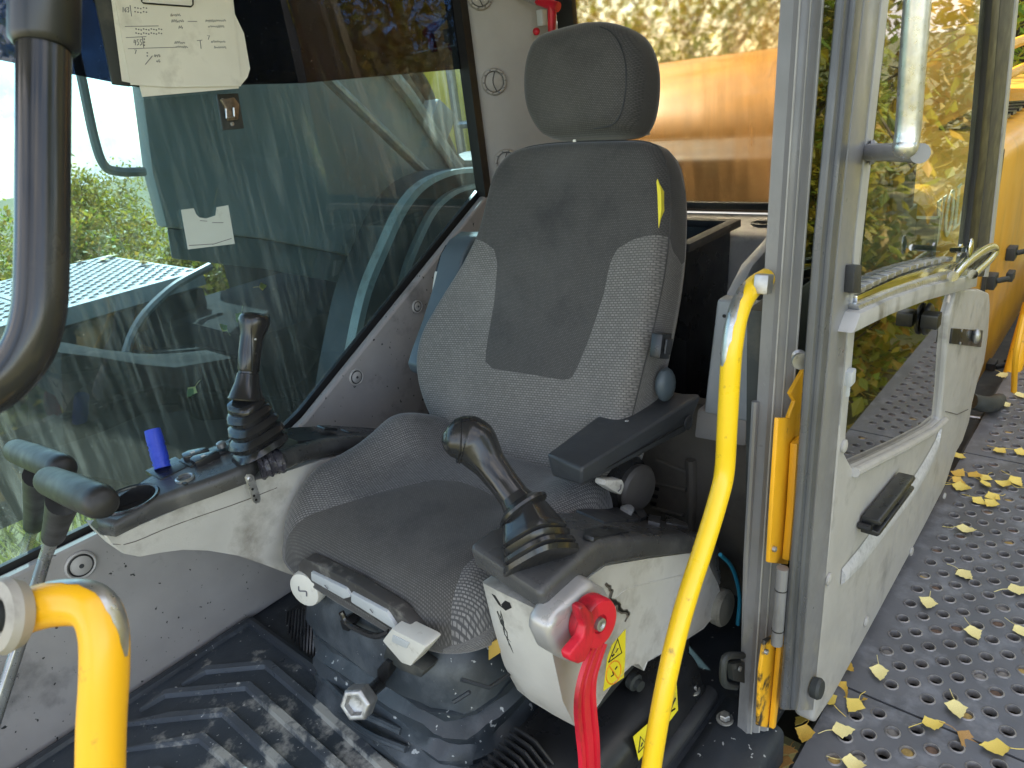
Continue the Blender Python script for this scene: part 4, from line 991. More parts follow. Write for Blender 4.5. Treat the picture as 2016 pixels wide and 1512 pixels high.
# ---- front control tray of the cushion
TY = -.449
def fp(px, py, y=TY): return at(px, py, y=y)
mb = MB(); ol = [fp(*p) for p in [(585, 1112), (600, 1100), (625, 1112), (700, 1150), (780, 1200), (815, 1238), (826, 1262), (800, 1265), (775, 1245), (690, 1190), (620, 1150), (592, 1150)]]
mb.prism(ol, (0, -.02, 0)); mb.build('front_tray', pm('brown_grey_plastic', (.05, .047, .045), .45, var=.1, dirt=(.2, .19, .17), ds=30), seat, bevel=.004)
for k, q in enumerate(([(611, 1126), (680, 1160), (690, 1176), (676, 1180), (612, 1143)], [(690, 1167), (760, 1205), (778, 1232), (775, 1240), (690, 1186)])):
    mb = MB(); mb.prism([fp(*p, TY+.005) for p in q], (0, -.02, 0)); g = mb.build('adjust_paddle', M['greyplastic'], seat, bevel=.003)
    mb = MB(); c0 = q[1]; mb.tube([fp(q[0][0]+28+10*k, q[0][1]+26+6*k, TY+.0075), fp(q[0][0]+34+10*k, q[0][1]+34+6*k, TY+.0075)], .0008, 5); mb.build('symbol', M['ink'], g)
c = fp(601, 1160, -.445); kn = MB(); ax = Vector((-.25, .93, .1)).normalized()
kn.lathe([(.030, -.018), (.031, -.004), (.029, .003), (.024, .005), (0, .0055)], c, ax, 20); k_ = kn.build('weight_knob', M['whiteplastic'], seat)
mb = MB(); u1 = ax.orthogonal().normalized(); v1 = ax.cross(u1)
mb.tube(catmull([c+ax*.0062+u1*(.010-.005*i)+v1*(.006*math.sin(i*1.6)) for i in range(5)], 3), .0011, 5); mb.build('symbol', M['ink'], k_)
mb = MB(); pd = [fp(*p, -.430) for p in [(752, 1262), (770, 1238), (832, 1270), (838, 1276), (808, 1312), (790, 1306)]]
mb.prism(pd, (0, -.03, 0)); pk = mb.build('slide_handle', M['whiteplastic'], seat, bevel=.006)
mb = MB(); mb.prism([fp(*p, -.4285) for p in [(772, 1250), (806, 1266), (800, 1278), (770, 1264)]], (0, -.006, 0)); mb.build('handle_recess', M['greyplastic'], pk, bevel=.002)
mb = MB(); mb.tube(catmull([at(*p, y=-.45) for p in [(672, 1205), (684, 1226), (715, 1244), (742, 1252), (768, 1244)]], 5), .0050, 8); mb.build('bail_lever', M['black_gloss'], seat)
mb = MB(); mb.prism([at(*p, y=-.52) for p in [(962, 1268), (985, 1256), (985, 1285), (962, 1300)]], (0, -.01, 0)); mb.build('rating_label', pm('brown_label', (.45, .30, .06), .5, var=.1), seat)
# ---- suspension base: stacked rubber bellows
def slab(cx_, cy_, hx, hy, z, rnd=.09, n=48, nose=0.0):
    out = []
    for k in range(n):
        a = 2*PI*k/n + PI/n; c, s = math.cos(a), math.sin(a); e = 4.5
        x = math.copysign(abs(c)**(2/e), c)*hx; y = math.copysign(abs(s)**(2/e), s)*hy
        wb = 1 + (.016*math.sin(k*.9+z*90) + .010*math.sin(k*2.1-z*140) if z < .2 else .006*math.sin(k*.7+z*60))
        out.append(Vector((cx_+x*wb, cy_+y*wb, z + (.006*math.sin(k*.55+1) if .06 < z < .2 else 0))))
    return out
BASEM = pm('dusty_bellows_rubber', (0.034, 0.043, 0.052), 0.42, var=.25, vs=7, dirt=(.12, .135, .15), da=(.50, .80), ds=9, spots=(.4, .42, .42), bump=.2, bs=240)
cxb, cyb = .835, -.66
mb = MB(); mb.loft([slab(cxb, cyb, .190, .190, .262), slab(cxb, cyb, .205, .200, .245), slab(cxb, cyb, .214, .208, .215), slab(cxb, cyb, .220, .213, .172), slab(cxb, cyb, .205, .20, .160)][::-1]); mb.build('upper_housing', BASEM, seat)
mb = MB(); mb.loft([slab(cxb, cyb, .20, .19, .066), slab(cxb, cyb, .226, .219, .072), slab(cxb, cyb, .228, .221, .083), slab(cxb, cyb, .214, .210, .10), slab(cxb, cyb, .222, .218, .128), slab(cxb, cyb, .206, .202, .142), slab(cxb, cyb, .214, .210, .160), slab(cxb, cyb, .19, .19, .168)]); mb.build('bellows', BASEM, seat)
mb = MB(); mb.loft([slab(cxb, cyb, .235, .228, .001), slab(cxb, cyb, .240, .232, .012), slab(cxb, cyb, .232, .225, .036), slab(cxb, cyb, .205, .20, .064)]); mb.build('base_skirt', BASEM, seat)
mb = MB(); a_ = [at(*p, z=.246) for p in ((905, 1335), (965, 1352), (1003, 1325))]
mb.tube([at(908, 1338, y=-.452), at(963, 1354, y=-.48), at(1004, 1326, y=-.53)], .003, 6); mb.tube([at(893, 1382, y=-.445), at(925, 1362, y=-.46)], .003, 6); mb.build('moulded_lip', M['rubber'], seat)
mb = MB(); c = at(905, 1440, z=.06); mb.sphere(c, .030, 8, (1, .9, 1.3)); mb.build('bellows_fold', BASEM, seat)
mb = MB(); mb.sphere(at(755, 1448, z=.03), .020, 8, (1.5, 1, 1)); mb.build('foot_stub', M['frame_dark'], seat)
for (q_, yy_) in (([(668, 1222), (680, 1218), (692, 1228), (686, 1244), (674, 1240)], -.449), ([(742, 1318), (758, 1300), (768, 1306), (764, 1330), (752, 1352), (742, 1348)], -.4385)):
    mb = MB(); mb.prism([at(*p, y=yy_) for p in q_], (0, -.02, 0)); mb.build('lever_slot', M['seal'], seat, bevel=.002)
mb = MB(); q_ = [at(*p, y=-.444) for p in [(770, 1232), (800, 1300), (836, 1322), (828, 1336), (790, 1322), (752, 1296)]]; mb.prism(q_, (0, -.03, 0)); mb.build('latch_bracket', M['frame_dark'], seat, bevel=.005)
for (a_, b_, c_) in (((632, 1330), (700, 1395), (790, 1440)), ((640, 1380), (720, 1440), (800, 1475))):
    mb = MB(); mb.tube(catmull([at(*a_, y=-.448), at(*b_, y=-.428), at(*c_, y=-.442)], 6), .006, 8); mb.build('bellows_crease', BASEM, seat)
# hexagonal height knob on its shaft
c0 = at(752, 1342, y=-.445); c1 = at(706, 1382, y=-.385); ax = (c1-c0).normalized()
mb = MB(); mb.tube([c0-ax*.03, c1], .010, 12); sh_ = mb.build('adjuster_shaft', M['black'], seat)
mb = MB(); u1 = ax.orthogonal().normalized(); v1 = ax.cross(u1)
hexr = lambda r, h: [c1+ax*h+(u1*math.cos(PI*k/3)+v1*math.sin(PI*k/3))*r for k in range(6)]
mb.loft([hexr(.021, -.014), hexr(.025, -.012), hexr(.025, .010), hexr(.022, .013), hexr(.016, .013), hexr(.014, .004)]); mb.build('hex_knob', M['steel'], sh_, bevel=.0012)
# ---- left armrest (near) : wedge block on a pivot
ax_ = lambda p, x: at(*p, x=x)
T = [Vector((.668, -.745, .462)), Vector((.575, -.715, .462)), Vector((.552, -1.04, .468)), Vector((.655, -1.08, .468))]
T = [at(1074, 893, z=.464), at(1146, 922, z=.464), at(1384, 775, z=.462), at(1240, 771, z=.462)]
xo = T[1].x
mb = MB(); low_ = [Vector((T[0].x, T[0].y-.008, .418)), at(1144, 958, x=xo+.003), at(1355, 850, x=T[2].x+.004), Vector((T[3].x, T[3].y, .405))]
mb.loft([low_, T]); ar = mb.build('armrest', M['armpad'], seat, bevel=.008, segs=3)
mb = MB(); mb.lathe([(.013, 0), (.013, .003), (.010, .004), (.008, .0025), (0, .003)], at(1354, 832, x=T[2].x+.002), (-1, 0, 0), 20); mb.build('pivot_cap', M['dark'], ar)
mb = MB(); mb.tube([at(1178, 930, x=xo-.0005), at(1345, 838, x=T[2].x-.0005)], .0012, 6); mb.build('parting_line', M['seal'], ar)
mb = MB(); mb.sphere(at(1234, 829, z=.4625), .004, 6, (1, 1, .3)); mb.build('worn_spot', M['post_light'], ar)
# ---- right armrest (far) folded up beside the backrest
xq = 1.17
mb = MB(); rp = [at(*p, x=xq) for p in [(905, 456), (882, 472), (866, 500), (852, 560), (830, 630), (808, 690), (800, 715), (806, 730), (832, 742), (960, 742), (985, 640), (985, 456)]]
mb.prism(rp, (-.07, 0, 0)); ra = mb.build('armrest', M['teal'], seat, bevel=.008, segs=3); ra['label'] = 'folded-up armrest beside the backrest'
mb = MB(); mb.prism([at(*p, x=xq-.001) for p in [(884, 482), (912, 482), (905, 540), (862, 540), (872, 505)]], (.012, 0, 0)); 
mb.prism([at(*p, x=xq+.004) for p in [(886, 488), (906, 488), (898, 516), (876, 514)]], (-.03, 0, 0)); mb.build('release_lever', M['black_gloss'], ra, bevel=.003)
for k in range(5):
    mb = MB(); p = at(872+6*k, 518+0*k, x=xq+.006); q = at(868+6*k, 540, x=xq+.006); mb.tube([p, q], .0022, 6); mb.build('wheel_rib', M['black'], ra)
mb = MB(); mb.prism([at(*p, x=xq+.012) for p in [(855, 534), (862, 530), (868, 532), (860, 562), (850, 570)]], (-.02, 0, 0)); mb.build('pivot_plate', M['whiteplastic'], ra, bevel=.003)
# ---- belt buckle stalk, recline wheel, cushion-side handle
mb = MB(); mb.lathe([(.042, -.02), (.044, -.006), (.039, .0), (.026, .003), (0, .003)], at(1262, 965, x=.60), (-1, .15, 0), 28); mb.build('recliner_cover', pm('worn_grey_cover', (.085, .08, .075), .5, var=.15, dirt=(.07, .065, .06), ds=20), seat)
mb = MB(); mb.lathe([(.054, -.012), (.056, -.008), (.054, -.004)], at(1238, 960, x=.615), (-1, .15, 0), 28); mb.build('recliner_ring', M['black_gloss'], seat)
mb = MB(); mb.prism([at(*p, x=.575) for p in [(1194, 945), (1226, 944), (1231, 955), (1224, 976), (1205, 966), (1192, 957)]], (.022, 0, 0)); rb = mb.build('recline_handle', M['whiteplastic'], seat, bevel=.005)
mb = MB(); mb.tube(catmull([at(*p, x=.5735) for p in [(1217, 967), (1222, 962), (1223, 954)]], 3), .0009, 5); mb.build('symbol', M['ink'], rb)
# ================================================================ right-hand console (far side)
rc = thing('control_console', 'far console along the window with cup holder and broken taped cover', 'console', (1.1, -.45, .4))
zt, zb_ = .476, .447
top = [(180, 1008), (190, 1025), (221, 1032), (262, 1012), (305, 984), (352, 966), (420, 943), (470, 924), (490, 914), (500, 900)]
bot = [(178, 1032), (197, 1052), (228, 1057), (272, 1035), (312, 1016), (354, 1000), (420, 977), (470, 958), (488, 951), (500, 938)]
far = [(560, 838), (470, 850), (440, 866), (350, 902), (285, 938), (228, 974)]
tp = [at(*p, z=zt) for p in top]; fp_ = [at(*p, z=zt) for p in far]; bp_ = [at(*p, z=zb_) for p in bot]
T = tp + fp_; B = bp_ + [p + Vector((0,0,zb_-zt)) for p in fp_]
# top sheet has a real cup hole: build top as ring between outline and hole
cupc = at(254, 983, z=zt); cr_ = .040
mb = MB(); n = len(T)
cen = Vector((1.12, -.42, zt)); INS = lambda p, q: p + Vector((cen.x-p.x, (cen.y-p.y)*.35, 0)).normalized()*q
mb.loft([[INS(p, .012) for p in T], [INS(p, .006)+Vector((0,0,-.0015)) for p in T], [INS(p, .0015)+Vector((0,0,-.006)) for p in T], [p+Vector((0,0,-.013)) for p in T], B], False, False)
# triangulated top with hole
outer = [INS(p, .012) for p in T]
hole = [cupc + Vector((math.cos(2*PI*k/28), math.sin(2*PI*k/28), 0))*cr_ for k in range(28)]
tri = tessellate_polygon([outer, hole]); allp = outer + hole
mb.add(allp, [tuple(t) for t in tri])
rc_top = mb.build('console_cover', M['console_top'], rc, smooth=40)
mb = MB(); mb.lathe([(cr_+.005, zt+.0005), (cr_+.003, zt+.003), (cr_-.001, zt+.002), (cr_-.003, zt-.006), (cr_-.004, zt-.022), (cr_-.008, zt-.024), (cr_-.009, zt-.07), (0, zt-.07)], Vector((cupc.x, cupc.y, 0)), (0,0,1), 36, False, False); mb.build('cup_holder', M['black_gloss'], rc)
# body below the cover
xb_ = 1.045
seam = [(205, 1058), (230, 1058), (272, 1037), (354, 1002), (420, 978), (488, 951), (560, 925), (640, 905), (730, 880)]
botm = [(760, 960), (680, 1120), (600, 1142), (575, 1136), (525, 1116), (479, 1101), (422, 1094), (375, 1095), (331, 1103), (290, 1112), (262, 1106), (238, 1090)]
near = [at(*p, z=zb_-.001)+Vector((.002,.0,0)) for p in seam[:6]] + [at(560, 930, x=1.062), at(640, 905, x=1.085), at(730, 895, x=1.10)]
avgx = 1.05
pl_ = [Vector((avgx, p.y, p.z)) for p in near] + [at(*p, x=avgx+.01) for p in botm]
mb = MB(); rings = []
cg = sum((Vector((0, p.y, p.z)) for p in pl_), Vector())/len(pl_)
def near_x(y):
    pts = sorted(near, key=lambda p: p.y)
    for a_, b_ in zip(pts, pts[1:]):
        if a_.y <= y <= b_.y: return lerp(a_.x, b_.x, (y-a_.y)/max(b_.y-a_.y, 1e-6))
    return pts[0].x if y < pts[0].y else pts[-1].x
for dx, ins in ((.0, .012), (.004, .004), (.012, .0), (.08, .01)):
    rings.append([Vector((near_x(p.y)+dx+max(0, zb_-p.z)*.10, cg.y+(p.y-cg.y)*(1-ins*2), (p.z if p.z > zb_-.01 or p.y < -.5 else cg.z+(p.z-cg.z)*(1-ins*2)))) for p in pl_])
mb.loft(rings); rbody = mb.build('console_body', M['console_body'], rc, smooth=40)
TB = surface(rbody)
mb = MB(); ln = [at(*p, x=1.047) for p in [(236, 1075), (262, 1080), (290, 1070), (354, 1035), (420, 1010), (488, 983), (540, 962)]]
q_ = [on(TB, *p) for p in [(222, 1071), (244, 1072), (266, 1066), (288, 1057), (320, 1043), (354, 1030), (390, 1017), (420, 1007), (455, 995), (488, 983), (520, 970), (545, 960)]]; q_ = [p for p in q_ if p is not None]
mb.tube(q_, .0007, 6); mb.build('parting_line', M['wallgrime'], rc)
# rear tubular part of the cover and the torn edge wrapped in tape
mb = MB(); tube = catmull([at(548, 908, z=.462), at(590, 893, x=1.075), at(640, 880, x=1.10), at(720, 872, x=1.12), at(800, 872, x=1.13)], 6); mb.tube(tube, [.017]*len(tube), 14); mb.build('rear_cover', M['console_top'], rc)
mb = MB(); rp = random.Random(4); tt = catmull([at(*p, z=.462) for p in [(510, 922), (530, 913), (556, 905)]], 6)
R = []
for p in tt: R.append([p + Vector((math.cos(a), 0.5*math.sin(a)*0, math.sin(a)))*(.020+rp.uniform(-.003, .003)) + Vector((0, -.35*math.cos(a)*.02, 0)) for a in [2*PI*k/14 for k in range(14)]])
mb.loft(R); mb.build('tape_wrap', pm('crinkled_tape', (.05, .048, .06), .28, var=.3, bump=1.0, bs=160), rc, smooth=20)
# rear panel with flip covers and toggle switches
nr_ = [at(*p, x=1.115) for p in [(585, 868), (640, 862), (720, 858), (800, 862), (880, 874)]]
mb = MB(); mb.loft([[p, p+Vector((.10, 0, 0)), p+Vector((.10, 0, -.05)), p+Vector((0, 0, -.05))] for p in nr_]); mb.build('rear_switch_panel', M['black'], rc, bevel=.004)
for (px, py, sz) in ((645, 838, .026), (690, 846, .022), (735, 850, .026), (790, 856, .018), (835, 860, .018)):
    mb = MB(); c = at(px, py+6, x=1.16); mb.box(c+Vector((0,0,.002)), (.026, sz*1.2, .006), Matrix.Rotation(.45, 3, 'X')); mb.build('flip_cover', M['black_gloss'], rc, bevel=.0015)
for (px, py) in ((772, 855), (831, 858)):
    mb = MB(); c = at(px, py+2, x=1.14); mb.lathe([(.005, 0), (.005, .004), (.0018, .006), (.0018, .012), (.0022, .016), (0, .017)], c, (0, .1, 1), 10); mb.build('toggle_switch', M['chrome'], rc)
# front switch insert, rocker pair, socket
mb = MB(); mb.prism([at(*p, z=zt+.0015) for p in [(285, 926), (345, 898), (372, 916), (316, 944)]], (0,0,-.008)); ins = mb.build('blanking_plate', M['black'], rc, bevel=.002)
mb = MB(); mb.prism([at(*p, z=zt+.003) for p in [(351, 906), (362, 898), (445, 872), (470, 880), (386, 912), (374, 918)]], (0,0,-.008)); sw = mb.build('switch_frame', M['black'], rc, bevel=.002)
for q in ([(356, 893), (372, 885), (402, 880), (412, 884), (372, 898), (360, 900)], [(373, 903), (380, 896), (420, 886), (432, 889), (408, 900), (384, 910)]):
    mb = MB(); mb.prism([at(*p, z=zt+.011) for p in q], (0,0,-.012)); r_ = mb.build('rocker_switch', M['black_gloss'], sw, bevel=.002)
    mb = MB(); c = at(sum(p[0] for p in q)/6, sum(p[1] for p in q)/6, z=zt+.0115); mb.box(c, (.006, .007, .0008)); mb.build('symbol', M['whiteplastic'], sw)
c = at(364, 942, z=zt+.001); mb = MB(); mb.lathe([(.0150, -.002), (.0150, .002), (.0125, .0035), (.0105, .002), (.0100, -.006), (0, -.006)], c, (0,0,1), 24, False, False); mb.build('power_socket', M['bolt'], rc)
mb = MB(); mb.box(c+Vector((-.016, .008, .0)), (.012, .006, .003)); mb.build('socket_hinge', M['black'], rc, bevel=.001)
mb = MB(); c = at(437, 880, z=zt+.006); mb.lathe([(.008, 0), (.008, .008), (.005, .010), (0, .010)], c, (0,0,1), 14); mb.build('ignition_key_switch', M['steel'], rc)
# perforated metal strap screwed across the break
mb = MB(); s1 = [at(*p, x=1.0) for p in [(484, 934), (500, 932), (514, 986), (498, 991)]]
xs_ = near_x(-.43)-.010
sp = [at(*p, x=xs_) for p in [(482, 940), (486, 934), (494, 933), (500, 937), (514, 982), (512, 989), (504, 992), (498, 987)]]
mb.prism(sp, (.002, 0, 0)); st = mb.build('repair_strap', M['bolt'], rc, bevel=.0006)
for p in ((497, 963), (500, 976), (504, 984)):
    mb = MB(); mb.lathe([(.0022, 0), (.0022, .0006), (0, .0006)], at(*p, x=xs_-.0002), (-1,0,0), 10); mb.build('strap_hole', M['seal'], st)
mb = MB(); mb.lathe([(.005, 0), (.005, .002), (.003, .0032), (0, .003)], at(491, 943, x=xs_-.0002), (-1,0,0), 14); mb.build('screw', M['steel'], st)
# blue taped tube standing in the plate
c0, c1 = at(320, 921, z=zt+.002), at(300, 846, d=(at(320, 921, z=zt)-CAM).dot(cf))
t = thing('blue_tube', 'short blue taped tube standing upright in the console switch plate', 'tube', c0)
rr = .0125; mb = MB(); axn = c1-c0; L = axn.length; axn.normalize()
pr = [(rr*1.05, 0), (rr*1.0, L*.15), (rr*1.12, L*.35), (rr*1.0, L*.55), (rr*1.1, L*.75), (rr*1.02, L*.97), (rr*1.0, L), (rr*.85, L), (rr*.82, L*.5), (0, L*.5)]
mb.lathe(pr, c0, axn, 20, True, False); mb.build('tube_wall', M['blue'], t)
mb = MB()
for k in range(5): mb.lathe([(rr*1.10, L*(.1+.13*k)), (rr*1.13, L*(.1+.13*k)+.0015), (rr*1.10, L*(.1+.13*k)+.003)], c0, axn, 20, False, False)
mb.build('tape_turns', M['blue'], t)

# ================================================================ joysticks
def rsq(c, h, U, V, n=24, e=3.2):
    out = []
    for k in range(n):
        a = 2*PI*k/n; ca, sa = math.cos(a), math.sin(a)
        out.append(c + U*math.copysign(abs(ca)**(2/e), ca)*h + V*math.copysign(abs(sa)**(2/e), sa)*h)
    return out
# far joystick
b0 = at(512, 893, z=.478); dpt = (b0-CAM).dot(cf)
def A(px, py, dd=0): return at(px, py, d=dpt+dd)
kk = dpt/FPX
j = thing('joystick', 'shiny black joystick on the right-hand console with twisted ribbed boot', 'joystick', b0)
ax0 = (A(482, 790)-A(512, 893))
mb = MB(); rings = []
spec = [(512, 893, 50, 0), (512, 888, 62, .0), (510, 874, 60, .02), (507, 872, 52, .05), (505, 862, 60, .05), (502, 850, 55, .08), (501, 848, 46, .1), (499, 838, 54, .10), (495, 828, 49, .14), (494, 826, 40, .15), (491, 816, 47, .16), (488, 806, 43, .2), (487, 804, 35, .2), (484, 796, 39, .2), (482, 788, 36, .2), (482, 787, 28, .2)]
for px, py, h, tw in spec:
    c = A(px, py); f = (py-788)/105
    U = Vector((math.cos(tw), math.sin(tw), -.30*f)).normalized(); V = Vector((-math.sin(tw), math.cos(tw), -.12)).normalized()
    rings.append(rsq(c, h*kk*.86, U, V))
mb.loft(rings); mb.build('rubber_boot', M['black_gloss'], j, smooth=50)
axn = (A(496, 640)-A(484, 786)).normalized(); o = A(484, 788)
L = (A(496, 640)-A(484, 786)).length; s = L/146
mb = MB(); mb.lathe([(34*kk, 0), (35*kk, 3*s), (33*kk, 6*s), (24*kk, 34*s), (21*kk, 52*s), (19*kk, 53*s), (19*kk, 57*s), (20*kk, 58*s)], o, axn, 24); mb.build('collar', M['black_gloss'], j)
sdv = cx
mb = MB(); rings = []
for h, r, sh in ((57, 20, 0), (60, 21.5, 0), (95, 22, 0), (118, 22, 1), (132, 24, 3), (145, 28, 4), (155, 30, 4), (163, 29, 4), (169, 24, 3), (172, 14, 2)):
    c = o + axn*h*s + sdv*sh*kk; u1 = axn.orthogonal().normalized(); v1 = axn.cross(u1)
    rings.append([c+(u1*math.cos(2*PI*k/24)+v1*math.sin(2*PI*k/24))*r*kk for k in range(24)])
mb.loft(rings); g = mb.build('grip', M['black_gloss'], j, smooth=60)
mb = MB(); mb.sphere(A(503, 668, -.018), .0022, 6); mb.build('screw', M['bolt'], g)
mb = MB(); mb.tube(catmull([A(497, 622, -.012), A(494, 632, -.022), A(495, 660, -.0205), A(497, 730, -.019)], 4), .0007, 5); mb.build('parting_line', M['seal'], g)
mb = MB(); mb.sphere(A(484, 628, -.006), .013, 8, (1.0, 1.0, .7)); mb.build('thumb_button', M['black_gloss'], g)

# ================================================================ left-hand console (near side, tipped up)
lc = thing('control_console', 'near console tipped up by the doorway, pale cracked body under dark cover', 'console', (.53, -.65, .35))
xn, xf = .470, .598
prt = [(1064, 1169), (1117, 1119), (1169, 1073), (1184, 1064), (1290, 1056), (1382, 1051), (1418, 1076)]
prb = [(1425, 1160), (1398, 1097), (1366, 1090), (1280, 1101), (1192, 1117), (1168, 1134), (1075, 1212)]
side = [at(*p, x=xn) for p in prt+prb]
mb = MB(); cg = sum(side, Vector())/len(side)
inner = [at(*p, x=xn) + Vector((xf-xn, 0, 0)) for p in prt+prb]
fl = at(951, 1098, x=xf); 
def skew(p, f):          # the front runs back slightly on the seat side
    return p + Vector((0, -.012*f if p.y > -.52 else 0, .012*f if p.y > -.55 else 0))
rings = [[p + Vector((.000,0,0)) for p in side], [skew(p+Vector((xf-xn, 0, 0)), 1) for p in side]]
mb.loft(rings); lcov = mb.build('console_cover', M['console_top'], lc, bevel=.011, segs=4)
bt = [(1072, 1207), (1168, 1131), (1192, 1114), (1280, 1099), (1366, 1088), (1396, 1096), (1420, 1170), (1412, 1205), (1385, 1238), (1345, 1264), (1275, 1303), (1268, 1321), (1258, 1308), (1243, 1311), (1205, 1348), (1172, 1398), (1158, 1434), (1132, 1430), (1108, 1380), (1088, 1290)]
nb = [at(*p, x=xn+.008) for p in bt]
ft = [(955, 1163)]
mb = MB(); cg = Vector((0, sum(p.y for p in nb)/len(nb), sum(p.z for p in nb)/len(nb)))
def ringx(dx, ins): return [Vector((xn+.008+dx, cg.y+(p.y-cg.y)*(1-ins), cg.z+(p.z-cg.z)*(1-ins))) for p in nb]
mb.loft([ringx(.006, .035), ringx(.0015, .012), ringx(0.0, .02*.0), ringx(.035, -.008), ringx(.075, -.004), ringx(.105, .02), ringx(.118, .07)][1:]); lbody = mb.build('console_body', M['console_body'], lc, smooth=40)
# cracks: gouges with ragged lips
def crack(pts, x, wmax, parent):
    r_ = random.Random(3); mb = MB(); P = [on(TL, *p) or at(*p, x=x) for p in pts]; R1 = []; R2 = []
    C_ = catmull(P, 4)
    for i, p in enumerate(C_):
        f = math.sin(PI*i/(len(C_)-1)); w_ = wmax*(.25+.75*f)*r_.uniform(.5, 1.2); q = p + Vector((0, r_.uniform(-.002, .002), 0))
        R1.append(q + Vector((0, w_, 0))); R2.append(q - Vector((0, w_, 0)))
    n = len(R1); mb.add(R1+R2, [(i, i+1, n+i+1, n+i) for i in range(n-1)]); mb.build('crack', M['seal'], parent, smooth=0)
    mb = MB(); mb.tube([p+Vector((-.0008, .0012, 0)) for p in R1], .0012, 5); mb.tube([p+Vector((-.0006, -.0006, 0)) for p in R2], .0008, 5); mb.build('crack_lip', M['wallgrime'], parent)
TL = surface(lbody)
crack([(1192, 1148), (1203, 1163), (1200, 1178), (1215, 1190), (1222, 1200), (1236, 1208), (1232, 1220)], xn-.0006, .0035, lbody)
mb = MB()
fy = at(1000, 1250, x=.565)
r_ = random.Random(9)
# scuff on the front face
fp0 = [(985, 1222), (998, 1245), (1006, 1280), (1015, 1305)]
for i, p in enumerate(fp0[:-1]):
    a_, b_ = at(*p, x=.572), at(*fp0[i+1], x=.572)
r_ = random.Random(12); mb = MB()
for k in range(9):
    q_ = []
    for i, (px, py) in enumerate([(981, 1205), (988, 1225), (996, 1246), (1003, 1268), (1010, 1288), (1018, 1308)]):
        p = on(TL, px+r_.uniform(-5, 5)*(1-.12*i), py+r_.uniform(-4, 4), .0002)
        if p is not None: q_.append(p)
    a_ = r_.randint(0, 2); q_ = q_[a_:a_+r_.randint(2, 4)]
    if len(q_) > 1: mb.tube(q_, [.0004]+[r_.uniform(.0008, .0018)]*(len(q_)-2)+[.0003] if len(q_) > 2 else [.0008, .0003], 5)
mb.build('scuff', M['frame_dark'], lbody)
for q in ([(968, 1168), (1004, 1186), (1008, 1196), (996, 1202), (982, 1190)], [(1056, 1206), (1078, 1212), (1090, 1212), (1084, 1224), (1070, 1216)]):
    p_ = [on(TL, *p) for p in q]
    if all(p is not None for p in p_):
        mb = MB(); mb.add(p_, [tuple(range(len(p_)))]); mb.build('broken_gap', M['seal'], lbody, smooth=0)
r_ = random.Random(20)
mb = MB(); ln = [q for q in (on(TL, *p, .0) for p in [(1212, 1176), (1240, 1158), (1300, 1142), (1362, 1128)]) if q is not None]; mb.tube(catmull(ln, 4), .0012, 6); mb.build('moulded_step', M['console_body'], lbody)
mb = MB(); mb.lathe([(.033, -.01), (.034, .004), (.030, .009), (.026, .0085), (.022, .010), (0, .011)], at(1422, 1196, x=xn+.004), (-1, .0, .05), 26); mb.build('end_cap', pm('scratched_cap', (.30, .285, .24), .45, var=.2, dirt=(.10, .09, .08), ds=40), lc)
# top panel details at the rear
def topz(p, h=0):                                    # rear slope plane of the cover
    a_, b_ = at(1184, 1064, x=xn), at(1382, 1051, x=xn); n_ = Vector((1, 0, 0)).cross(b_-a_).normalized(); n_ = -n_ if n_.z < 0 else n_
    return onplane(p[0], p[1], a_+n_*h, n_), n_
def tprism(pxs, h, th, name, mat, parent, bev=.0015):
    q = [topz(p, h) for p in pxs]; mb = MB(); mb.prism([p for p, _ in q], q[0][1]*-th); return mb.build(name, mat, parent, bevel=bev)
tprism([(1135, 1003), (1180, 998), (1235, 1022), (1190, 1027)], .004, .006, 'flip_panel', M['dark'], lc)
tprism([(1182, 1000), (1215, 998), (1272, 1020), (1238, 1023)], .004, .006, 'flip_panel', M['dark'], lc)
tprism([(1150, 1042), (1190, 1034), (1240, 1046), (1170, 1058), (1150, 1052)], .003, .006, 'panel_plate', M['black'], lc)
tprism([(1222, 996), (1240, 990), (1250, 1000), (1244, 1008)], .010, .012, 'push_button', M['greyplastic'], lc)
tprism([(1250, 1004), (1268, 1002), (1275, 1014), (1262, 1020)], .007, .010, 'rocker_switch', M['dark'], lc)
tprism([(1278, 1012), (1302, 1016), (1300, 1030), (1276, 1024)], .007, .010, 'rocker_switch', M['dark'], lc)
tprism([(1310, 1012), (1350, 1028), (1356, 1036), (1312, 1028)], .003, .006, 'panel_plate', M['console_top'], lc)
# worn silver lever housing
hp = [(1168, 1142), (1196, 1160), (1210, 1190), (1206, 1235), (1190, 1285), (1160, 1306), (1126, 1308), (1096, 1290), (1082, 1258), (1082, 1232), (1098, 1208)]
mb = MB(); mb.prism([at(*p, x=xn-.022) for p in hp], (.036, 0, 0)); mb.build('lever_housing', pm('worn_silver_plastic', (.42, .41, .40), .34, var=.15, metal=.35, dirt=(.18, .17, .16), da=(.6, .85), ds=18), lc, bevel=.012, segs=4)
